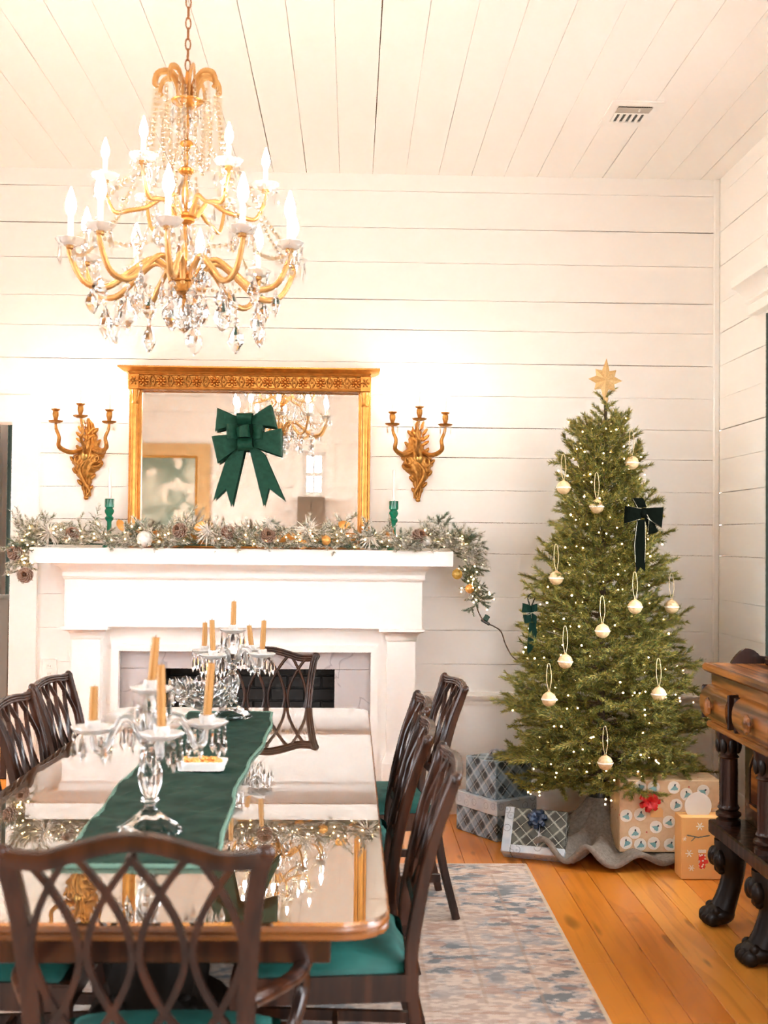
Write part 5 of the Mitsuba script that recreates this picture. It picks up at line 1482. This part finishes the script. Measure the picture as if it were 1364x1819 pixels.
CHAIR, TALL, ARMCHAIR = chair_parts(hump=0.006), chair_parts(), chair_parts(True)
def chair(x, y, rz, label, parts=CHAIR, group='lattice-back dining chairs around the table'):
    k = thing('dining_chair', label, 'chair', group)
    to = T().translate([x, y, RZ0]).rotate([0, 0, 1], rz).scale([1, 1, 0.957 if parts is CHAIR else 1.0])
    for nme, sh in parts:
        put(k, nme, sh, to)


# back ear positions: (x of seat centre, y) chosen so that the near ear falls where the photo shows it
chair(-0.377, 2.425, 0, 'large mahogany lattice-back armchair nearest the camera, with teal velvet seat', ARMCHAIR)
for (x, y, dy, lab) in ((-0.055, 3.20, 90, 'mahogany lattice-back chair at the right of the table, closest to the camera'),
                        (-0.085, 3.775, 89, 'second mahogany lattice-back chair from the front on the right side of the table'),
                        (-0.06, 4.355, 91, 'third mahogany lattice-back chair from the front on the right side of the table'),
                        (0.115, 4.935, 96, 'farthest mahogany lattice-back chair on the right, pulled out from the table')):
    chair(x, y, dy, lab)
for (x, y, dy, lab) in ((-0.91, 3.17, -90, 'mahogany lattice-back chair at the lower left edge, its green seat just in view'),
                        (-0.91, 3.745, -90, 'mahogany lattice-back chair cut by the left edge, behind the nearest left seat'),
                        (-0.90, 4.325, -91, 'mahogany lattice-back chair on the left, second from the fireplace end'),
                        (-0.915, 4.925, -94, 'mahogany lattice-back chair on the left nearest the fireplace and outlet')):
    chair(x, y, dy, lab)
chair(-0.394, 5.30, 180, 'mahogany lattice-back chair at the far end of the table before the firebox', TALL)

# ---------------------------------------------------------------- sideboard
sb = thing('sideboard', 'antique dark wood sideboard with columns, bowed drawers and carved paw feet at the right edge', 'sideboard')
SX, SY1, SY0 = 1.455, 4.86, 3.1          # front line, far end, near end
ZT = 1.036
part(sb, 'top', box((SX - 0.005, SY0, ZT - 0.034), (2.05, SY1, ZT), 0.010), 'honey_wood', 40)
# ogee frieze: flat board above, the bowed drawers below
part(sb, 'frieze_board', box((SX + 0.03, SY0 + 0.02, ZT - 0.25), (2.03, SY1 - 0.02, ZT - 0.034), 0.003), 'honey_wood')
part(sb, 'lower_rail', box((SX + 0.012, SY0 + 0.01, ZT - 0.262), (2.03, SY1 - 0.01, ZT - 0.236), 0.006), 'honey_wood')
def drawer(y0, y1):
    a = np.linspace(-PI / 2, PI / 2, 14)
    prof = [(0.05, -0.0)] + []
    pts = [(-0.052 * max(0.0, math.cos(t)) ** 0.8, 0.07 * math.sin(t)) for t in a]
    poly = sg.Polygon([(0.02, -0.07)] + pts + [(0.02, 0.07)])
    m = extr(poly, y1 - y0)                       # (x, z, along)
    v = np.array(m.vertices)[:, [0, 2, 1]]
    o = tm(v + [SX + 0.03, y0, ZT - 0.155], m.faces); o.fix_normals(); return o
for y0, y1 in ((4.50, 4.83), (3.30, 4.42)):
    d = part(sb, 'drawer', drawer(y0, y1), 'honey_wood', 35)
    for yk in ([(y0 + y1) / 2] if y1 - y0 < 0.5 else [y0 + 0.2, y1 - 0.22]):
        kn = lathe([(0.012, 0), (0.012, 0.008), (0.03, 0.012), (0.034, 0.018), (0.03, 0.026), (0.012, 0.03)], 16, 8, 0.09)
        kn = xf(kn, rot(-90, [0, 1, 0]))
        put(d, 'knob', ply(move(kn, SX - 0.020, yk, ZT - 0.155), 'honey_wood', 40))
    for yy in (y0, y1):
        sgn = 1 if yy == y1 else -1
        put(d, 'end_scroll', ply(box((SX - 0.012, yy - 0.006, ZT - 0.222), (SX + 0.03, yy + 0.006, ZT - 0.088), 0.004), 'dark_wood'))
ZB = 0.42
part(sb, 'cabinet_body', box((SX + 0.16, SY0 + 0.03, ZB - 0.02), (2.03, SY1 - 0.05, ZT - 0.25), 0.002), 'dark_wood')
for y0, y1 in ((4.36, 4.72), (3.8, 4.3)):
    dr_p = part(sb, 'door', box((SX + 0.142, y0, ZB + 0.02), (SX + 0.162, y1, ZT - 0.28), 0.003), 'dark_wood')
    arch = [(y0 + 0.05, ZB + 0.08), (y1 - 0.05, ZB + 0.08), (y1 - 0.05, ZT - 0.40), (y1 - 0.09, ZT - 0.35), ((y0 + y1) / 2, ZT - 0.32), (y0 + 0.09, ZT - 0.35), (y0 + 0.05, ZT - 0.40)]
    pan2 = extr(sg.Polygon(arch).buffer(0.02, quad_segs=3), 0.008, 'yz')
    v2 = np.array(pan2.vertices); v2[:, 0] += SX + 0.136
    put(dr_p, 'panel', ply(tm(v2, pan2.faces), 'honey_wood', False))
    put(dr_p, 'panel_moulding', ply(tube([[SX + 0.136, *q] for q in arch + arch[:1]], 0.007, 6), 'dark_wood', 50))
part(sb, 'base_shelf', box((SX + 0.015, SY0 + 0.02, ZB - 0.075), (2.03, SY1 - 0.03, ZB - 0.02), 0.006), 'dark_wood')
for yc in (4.745, 4.30, 3.4):
    h0, h1 = ZB - 0.02, ZT - 0.262
    pr_ = [(0.048, h0), (0.048, h0 + 0.018), (0.038, h0 + 0.024), (0.05, h0 + 0.036), (0.05, h0 + 0.046), (0.036, h0 + 0.056), (0.044, h0 + 0.066), (0.036, h0 + 0.08), (0.037, h0 + 0.2), (0.035, h1 - 0.11), (0.042, h1 - 0.104), (0.034, h1 - 0.094), (0.036, h1 - 0.07), (0.05, h1 - 0.03), (0.052, h1 - 0.012), (0.052, h1)]
    co = part(sb, 'column', move(lathe(pr_, 28), SX + 0.072, yc, 0), 'dark_wood', 40)
    lv = cat([xf(move(xf(ball(1, 1), np.diag([0.012, 0.015, 0.034, 1])), 0.042, 0, h1 - 0.055), trimesh.transformations.rotation_matrix(i * PI / 4, [0, 0, 1])) for i in range(8)])
    put(co, 'capital_leaves', ply(move(lv, SX + 0.072, yc, 0), 'carved_dark', 50))
    # paw foot under each column
    ft = [tube([[0, 0, 0.345], [0.012, 0, 0.27], [0.02, 0, 0.2], [0.0, 0, 0.12], [-0.022, 0, 0.06]], [0.055, 0.062, 0.045, 0.044, 0.05], 14, smooth=22)]
    ft.append(move(xf(ball(1, 3), np.diag([0.062, 0.056, 0.045, 1])), -0.035, 0, 0.045))
    for i in range(4):
        yy = -0.042 + i * 0.028
        ft.append(move(xf(ball(1, 2), np.diag([0.034, 0.0145, 0.03, 1])), -0.083 + 0.008 * abs(i - 1.5), yy, 0.032))
        ft.append(move(xf(ball(1, 2), np.diag([0.02, 0.012, 0.022, 1])), -0.058, yy, 0.062))
    pf = part(sb, 'paw_foot', move(cat(ft), SX + 0.07, yc, 0), 'carved_dark', 50)
    sc2 = cat([move(xf(ball(1, 2), np.diag([0.026, 0.02, 0.04, 1])), -0.045, (i - 1) * 0.036, 0.275 - 0.01 * abs(i - 1)) for i in range(3)] + [move(xf(ball(1, 2), np.diag([0.02, 0.014, 0.024, 1])), -0.032, (i - 0.5) * 0.03, 0.225) for i in range(2)])
    put(pf, 'carved_leaf', ply(move(sc2, SX + 0.07, yc, 0), 'carved_dark', 50))
    part(sb, 'rear_foot', box((1.95, yc - 0.03, 0), (2.02, yc + 0.03, ZB - 0.07), 0.006), 'dark_wood')
# curved end gallery on the top
ga_ = sg.Polygon([(1.56, 0)] + [(1.56 + 0.14 * t, 0.062 * math.sin(t * PI) ** 0.8) for t in np.linspace(0.03, 0.85, 14)] + [(1.70, 0.03), (2.04, 0.03), (2.04, 0)])
part(sb, 'end_gallery', extr(ga_, 0.02, 'xz').apply_translation([0, SY1 - 0.045, ZT - 0.001]), 'dark_wood', False)
mf = thing('dressing_mirror', 'dark wood scrolled mirror support standing on the sideboard at the right edge', 'mirror')
part(mf, 'base', box((1.68, 4.3, ZT), (1.92, 4.78, ZT + 0.03), 0.008), 'dark_wood')
part(mf, 'scroll_arm', sweep(smooth_path([[1.76, 4.72, ZT + 0.03], [1.72, 4.72, ZT + 0.07], [1.70, 4.72, ZT + 0.11], [1.725, 4.72, ZT + 0.145], [1.78, 4.72, ZT + 0.13]], 24), circle(10, 0.02, 0.026), (0, 1, 0)), 'dark_wood', 50)
part(mf, 'scroll_arm', sweep(smooth_path([[1.76, 4.36, ZT + 0.03], [1.72, 4.36, ZT + 0.07], [1.70, 4.36, ZT + 0.11], [1.725, 4.36, ZT + 0.145], [1.78, 4.36, ZT + 0.13]], 24), circle(10, 0.02, 0.026), (0, 1, 0)), 'dark_wood', 50)
part(mf, 'frame', tube([[1.80, 4.36, ZT + 0.03], [1.80, 4.36, ZT + 0.5], [1.80, 4.54, ZT + 0.6], [1.80, 4.72, ZT + 0.5], [1.80, 4.72, ZT + 0.03]], 0.016, 8, smooth=40), 'dark_wood', 50)
part(mf, 'glass', box((1.796, 4.375, ZT + 0.04), (1.804, 4.705, ZT + 0.48)), 'mirror', False)
# ---------------------------------------------------------------- tree skirt
SK_R = 0.50
def skirt(u, v):
    a = u * 2 * PI
    n = lambda f, s: meshkit.noise(np.stack([np.cos(a) * f + 5, np.sin(a) * f + 5, a * 0 + s], -1), 4)
    fold = n(1.9, 0.0) * 0.6 + n(4.1, 3.0) * 0.4
    front = np.clip(-np.sin(a), 0, 1) ; left = np.clip(-np.cos(a - 0.55), 0, 1)
    R = SK_R * (0.90 + 0.16 * fold + 0.06 * front)
    r = 0.055 + (R - 0.055) * v
    drape = 0.30 * np.exp(-(r / 0.14) ** 1.3)
    amp = 0.018 + 0.085 * left * (0.35 + 0.65 * front)
    rip = amp * (0.5 + 0.5 * np.sin(a * 13 + 6 * fold + 4 * v)) * np.clip(v * 2.2, 0, 1)
    z = 0.014 + drape + rip * (0.45 + 0.55 * v) + 0.010 * np.clip((v - 0.93) / 0.07, 0, 1)
    return np.stack([TX + r * np.cos(a), TY + r * np.sin(a), z], -1)
mat('skirt_fur', proc(lambda p, n, uv: mix(srgb(92, 84, 76), srgb(134, 124, 112), fbm(p.x * 90, p.y * 90, p.z * 90, 3))), 0.95, sheen=0.5)
ts = thing('tree_skirt', 'grey-brown plush tree skirt bunched in folds under the Christmas tree', 'tree skirt')
part(ts, 'cloth', grid(skirt, 180, 26, 0.012), 'skirt_fur', True)
ua = np.linspace(0, 1, 180)
er = skirt(ua, np.ones(180))
part(ts, 'plush_hem', sweep(er[:-1] + [0, 0, 0.004], circle(8, 0.014), (0, 0, 1), closed=True), 'skirt_fur', True)


# ---------------------------------------------------------------- wrapping papers (uv: metres on the box's faces)
def plaid(base, dark, light):
    def fn(p, n, uv):
        a, b = (uv.x + uv.y) * 0.7071, (uv.x - uv.y) * 0.7071
        def band(q, per, w, o=0.0):
            f = (q + o) / per
            return dr.select(dr.abs(f - dr.floor(f) - 0.5) < w * 0.5, mi.Float(1), mi.Float(0))
        c = mix(base, dark, (band(a, 0.09, 0.5) + band(b, 0.09, 0.5)) * 0.5)
        l = dr.maximum(dr.maximum(band(a, 0.045, 0.07, 0.012), band(b, 0.045, 0.07, 0.012)), dr.maximum(band(a, 0.09, 0.03, 0.03), band(b, 0.09, 0.03, 0.03)))
        return mix(c, light, l * 0.75)
    return proc(fn)
mat('paper_plaid', plaid(srgb(134, 160, 178), srgb(32, 42, 46), srgb(206, 214, 214)), 0.35)
mat('paper_plaid_dark', plaid(srgb(70, 74, 66), srgb(26, 28, 26), srgb(196, 200, 192)), 0.35)
def print_blue(p, n, uv):
    d1, d2, r = voronoi(uv.x * 17, uv.y * 17)
    ring = smoothstep(0.05, 0.0, dr.abs(d1 - 0.28))
    c = mix(srgb(206, 216, 224), srgb(178, 194, 208), noise(uv.x * 40, uv.y * 40))
    return mix(c, srgb(96, 112, 128), ring * 0.7 + smoothstep(0.12, 0.06, d1) * 0.5 * (r))
mat('paper_blue_print', proc(print_blue), 0.4)
def kraft(p, n, uv):
    c = mix(srgb(206, 172, 132), srgb(222, 192, 154), fbm(uv.x * 60, uv.y * 60, 0, 3))
    return mix(c, srgb(176, 40, 36), smoothstep(0.045, 0.03, voronoi(uv.x * 9 + 3, uv.y * 9)[0]) * 0.9)
mat('paper_kraft', proc(kraft), 0.6)
mat('sticker_white', srgb(242, 238, 228), 0.4)
mat('sticker_teal', srgb(128, 176, 178), 0.4)
mat('sticker_dark', srgb(60, 66, 70), 0.4)
mat('bow_red', srgb(205, 26, 30), 0.25, clearcoat=0.6)
mat('bow_silver', srgb(160, 160, 172), 0.25, metallic=0.7)
mat('bow_navy', srgb(40, 54, 76), 0.25, metallic=0.4)
mat('tag_orange', srgb(222, 170, 104), 0.6)
mat('mitten_red', proc(lambda p, n, uv: mix(srgb(206, 52, 44), srgb(246, 236, 226), smoothstep(0.30, 0.22, voronoi(p.x * 60, p.z * 60)[0]))), 0.5)
mat('twig_dark', srgb(96, 88, 76), 0.6)


def wrapped(lo, hi, c=0.004):
    """A gift box with uv in metres on every face."""
    m = box(lo, hi, c)
    v, f = np.array(m.vertices), np.array(m.faces)
    n = m.face_normals
    V = v[f].reshape(-1, 3); N = np.repeat(n, 3, 0)
    ax = np.argmax(np.abs(N), 1)
    uv = np.where((ax == 0)[:, None], V[:, [1, 2]], np.where((ax == 1)[:, None], V[:, [0, 2]], V[:, [0, 1]]))
    return tm(V, np.arange(len(V)).reshape(-1, 3)), uv


def gift(key, name, lo, hi, m, to=None, label=None):
    me, uv = wrapped(lo, hi)
    return put(key, name, mikit.ply(me, m, smooth=False, uv=uv), to, label)


def star_bow(r, seed, n=14):
    """A stick-on gift bow: little loops of ribbon in three tiers."""
    ms = []
    for tier, (k, rr, lift) in enumerate(((7, r, 0.15), (6, r * 0.78, 0.5), (4, r * 0.5, 0.95))):
        for i in range(k):
            a = i * 2 * PI / k + tier * 0.4 + seed
            t = np.linspace(0, 1, 11)
            ang = t * 2 * PI
            P = np.stack([rr * 0.5 * (1 - np.cos(ang)), 0 * t, rr * lift * 0.5 * (1 - np.cos(ang)) + rr * 0.32 * np.sin(ang) + rr * 0.1], 1)
            m = sweep(P, [(-r * 0.2, -0.0006), (r * 0.2, -0.0006), (r * 0.2, 0.0006), (-r * 0.2, 0.0006)], (0, 1, 0)) if False else sweep(P, [(-0.0006, -r * 0.19), (0.0006, -r * 0.19), (0.0006, r * 0.19), (-0.0006, r * 0.19)], (0, 1, 0))
            ms.append(xf(m, trimesh.transformations.rotation_matrix(a, [0, 0, 1])))
    m = cat(ms); v = np.array(m.vertices); v[:, 2] -= v[:, 2].min(); return tm(v, m.faces)


# stack of two plaid boxes by the chairs
sa = math.radians(38)
pc = atz(882, 1497, 0.0)                        # front corner on the floor
g1 = thing('gift_box', 'large plaid gift box with pale blue printed lid, bottom of the stack by the chairs', 'gift')
toA = place(pc[0], pc[1], 0.001, 32)
W1, D1, H1 = 0.26, 0.34, 0.205
gift(g1, 'box', (0, 0, 0), (W1, D1, H1 - 0.075), 'paper_plaid', toA)
gift(g1, 'lid', (-0.004, -0.004, H1 - 0.075), (W1 + 0.004, D1 + 0.004, H1), 'paper_blue_print', toA)
g2 = thing('gift_box', 'dark plaid gift box with silver bow, on top of the stack left of the tree', 'gift')
gift(g2, 'box', (0.015, 0.03, H1 + 0.0005), (W1 - 0.005, D1 - 0.06, H1 + 0.19), 'paper_plaid', toA)
put(g2, 'bow', ply(move(star_bow(0.05, 1), 0.13, 0.15, H1 + 0.19), 'bow_silver', False), toA)
# tilted plaid box with printed border
g3 = thing('gift_box', 'dark plaid gift box with pale printed border and navy bow, leaning on the grey skirt', 'gift')
q3 = at(893, 1489, 5.62)
Q = np.eye(4); Q[:3, 3] = [q3[0], 5.68, 0.045]
M3 = Q @ rot(-20, [0, 0, 1]) @ rot(-32, [1, 0, 0])
to3 = T(M3.tolist())
M3[2, 3] += 0.0
gift(g3, 'box', (0, 0, 0), (0.30, 0.08, 0.22), 'paper_plaid_dark', to3)
gift(g3, 'border', (-0.003, -0.003, -0.003), (0.042, 0.083, 0.223), 'paper_blue_print', to3)
gift(g3, 'border', (0.0425, -0.003, -0.003), (0.303, 0.083, 0.038), 'paper_blue_print', to3)
nb = xf(star_bow(0.05, 2), rot(90, [1, 0, 0]))
put(g3, 'bow', ply(move(nb, 0.16, -0.0005, 0.165), 'bow_navy', False), to3)
part(g3, 'ribbon', box((0.17, -0.0015, 0.039), (0.174, -0.0001, 0.22)), 'bow_silver', False, to=to3)
# the big kraft box with round stickers
g4 = thing('gift_box', 'large kraft gift box printed with round white dots, red bow, under the tree', 'gift')
ax0, ax1 = float(at(1100, 1450, 5.66)[0]), float(at(1280, 1450, 5.66)[0])
az1 = float(at(1180, 1386, 5.66)[2]); GY4 = 5.66
gift(g4, 'box', (ax0, GY4, 0.045), (ax1, GY4 + 0.2, az1), 'paper_kraft')
disc = cat(extr(sg.Point(0, 0).buffer(0.030, quad_segs=6), 0.0008, 'xz'))
teal = extr(unary_union([sg.Point(0.004, -0.004).buffer(0.011, quad_segs=4), sg.Polygon([(-0.018, -0.012), (0.016, -0.014), (0.02, -0.004), (-0.004, 0.002)])]), 0.0005, 'xz')
darkm = extr(sg.Polygon([(0.0, 0.004), (0.008, 0.006), (0.009, 0.016), (0.001, 0.015)]), 0.0005, 'xz')
P_d, P_t, P_k = ply(disc, 'sticker_white', False), ply(teal, 'sticker_teal', False), ply(darkm, 'sticker_dark', False)
for i, (u, v) in enumerate(((1137, 1397), (1161, 1395), (1197, 1393), (1219, 1411), (1249, 1405), (1106, 1449), (1137, 1447), (1201, 1430), (1165, 1469), (1188, 1460), (1127, 1479), (1108, 1497), (1161, 1498), (1190, 1508), (1137, 1517), (1207, 1490), (1240, 1445))):
    p = at(u, v, GY4)
    if p[2] < 0.082 or p[2] > az1 - 0.034: p[2] = min(max(p[2], 0.082), az1 - 0.034)
    p[0] = max(p[0], ax0 + 0.033)
    k = put(g4, 'printed_dot', P_d, place(p[0], GY4 - 0.0009, p[2]))
    tt_ = T().translate([float(p[0]), GY4 - 0.0014, float(p[2])]).rotate([0, 1, 0], (i * 67) % 90 - 45)
    put(k, 'print_mark', P_t, tt_)
    put(k, 'print_mark', P_k, tt_)
p = at(1152, 1422, GY4)
put(g4, 'bow', ply(xf(star_bow(0.052, 0), trimesh.transformations.translation_matrix([p[0], GY4 - 0.0015, p[2]]) @ rot(90, [1, 0, 0])), 'bow_red', False), label='shiny red stick-on bow')
p = at(1166, 1444, GY4)
part(g4, 'gift_tag', extr(sg.Polygon([(-0.03, -0.02), (0.03, -0.02), (0.03, 0.015), (0.018, 0.026), (-0.03, 0.024)]), 0.001, 'xz').apply_translation([p[0], GY4 - 0.004, p[2]]), 'tag_orange', False)
# kraft gift bag with a printed snow scene
bgk = thing('gift_bag', 'kraft paper gift bag printed with snowflakes and a red mitten, beside the sideboard foot', 'gift bag')
BY = 5.36
b0, b1 = float(at(1210, 1500, BY)[0]), float(at(1210, 1500, BY)[0]) + 0.24
bz = float(at(1230, 1452, BY)[2])
m_, uv_ = wrapped((b0, BY, 0.002), (b1, BY + 0.11, bz), 0.002)
put(bgk, 'bag', mikit.ply(m_, 'tag_orange', smooth=False, uv=uv_))
for dx in (0.07, 0.17):
    part(bgk, 'handle', tube([[b0 + dx - 0.03, BY + 0.055, bz - 0.01], [b0 + dx - 0.03, BY + 0.055, bz + 0.02], [b0 + dx, BY + 0.055, bz + 0.03], [b0 + dx + 0.03, BY + 0.055, bz + 0.02], [b0 + dx + 0.03, BY + 0.055, bz - 0.01]], 0.002, 6), 'tag_orange', 50)
def flat(poly, u, v, m, name, th=0.0006, to3=0.0):
    p = at(u, v, BY)
    return part(bgk, name, extr(poly, th, 'xz').apply_translation([p[0], BY - th - to3, p[2]]), m, False)
def flake(r):
    return unary_union([sg.LineString([(-r * math.cos(a), -r * math.sin(a)), (r * math.cos(a), r * math.sin(a))]).buffer(r * 0.13) for a in (0, PI / 3, 2 * PI / 3)] + [sg.Point(r * 0.62 * math.cos(a), r * 0.62 * math.sin(a)).buffer(r * 0.2, quad_segs=2) for a in np.arange(6) * PI / 3])
for u, v, r in ((1243, 1468, 0.017), (1224, 1516, 0.016), (1228, 1542, 0.014), (1216, 1490, 0.009)):
    flat(flake(r), u, v, 'sticker_white', 'printed_snowflake')
flat(unary_union([sg.LineString([(-0.05, 0.006), (0.0, -0.004), (0.05, 0.004)]).buffer(0.0026), sg.LineString([(-0.012, -0.002), (-0.03, -0.02)]).buffer(0.002)]), 1240, 1486, 'twig_dark', 'printed_twig')
flat(unary_union([sg.box(-0.016, -0.03, 0.016, 0.022), sg.Point(0, -0.03).buffer(0.016, quad_segs=4), sg.Point(0.02, -0.012).buffer(0.009, quad_segs=4)]), 1247, 1526, 'mitten_red', 'printed_mitten')
flat(sg.box(-0.018, -0.007, 0.018, 0.007), 1247, 1512, 'sticker_white', 'printed_cuff', to3=0.0006)
rd = thing('gift_tag', 'large round white paper tag standing in the kraft gift bag beside the sideboard', 'gift tag')
p = at(1240, 1430, BY + 0.05)
mat('tag_paper', srgb(206, 200, 190), 0.7)
put(rd, None, ply(extr(sg.Point(0, 0).buffer(0.062, quad_segs=10), 0.004, 'xz').apply_translation([p[0], BY + 0.05, p[2] - 0.004]), 'tag_paper', False))

# ---------------------------------------------------------------- what the mirror shows: the opposite wall
def painting_color(p, n, uv):
    w = fbm(p.x * 3.2, p.z * 3.2, 2.0, 4)
    c = mix(srgb(120, 138, 120), srgb(196, 204, 188), smoothstep(0.35, 0.7, w))
    return mix(c, srgb(228, 226, 212), smoothstep(0.55, 0.75, fbm(p.x * 6, p.z * 6, 5.0, 3)))
mat('painting_oil', proc(painting_color), 0.5)
pt = thing('framed_painting', 'wood-framed green landscape painting seen reflected at the left of the mirror', 'painting')
PX1 = -1.77; PX0 = PX1 - 1.15; PZ1 = 2.70; PZ0 = 1.45
outer = sg.box(PX0, PZ0, PX1, PZ1); inner = outer.buffer(-0.15, join_style=2)
mat('tan_wood', srgb(200, 164, 112), 0.5)
part(pt, 'frame', extr(outer.difference(inner), 0.05, 'xz').apply_translation([0, YF + 0.002, 0]), 'tan_wood', False)
part(pt, 'inner_slip', extr(inner.difference(inner.buffer(-0.03, join_style=2)), 0.03, 'xz').apply_translation([0, YF + 0.002, 0]), 'gilt_dark', False)
part(pt, 'canvas', box((PX0 + 0.17, YF + 0.005, PZ0 + 0.17), (PX1 - 0.17, YF + 0.02, PZ1 - 0.17)), 'painting_oil', False)
cb = thing('side_cabinet', 'brown cabinet seen reflected at the right of the gilt mirror under a window', 'cabinet')
mat('taupe_wood', srgb(112, 94, 76), 0.5)
part(cb, 'body', box((-0.66, YF + 0.04, 0.08), (-0.33, YF + 0.45, 2.04), 0.006), 'taupe_wood')
for x in (-0.655, -0.49):
    d = part(cb, 'door', box((x, YF + 0.45, 0.14), (x + 0.155, YF + 0.468, 2.0), 0.004), 'taupe_wood')
    put(d, 'knob', ply(ball(0.012, 1, (x + (0.13 if x < -0.5 else 0.02), YF + 0.478, 1.0)), 'brass', 50))
for x in (-0.65, -0.38):
    for y in (YF + 0.06, YF + 0.40):
        part(cb, 'foot', box((x, y, 0), (x + 0.04, y + 0.04, 0.085), 0.004), 'dark_wood')
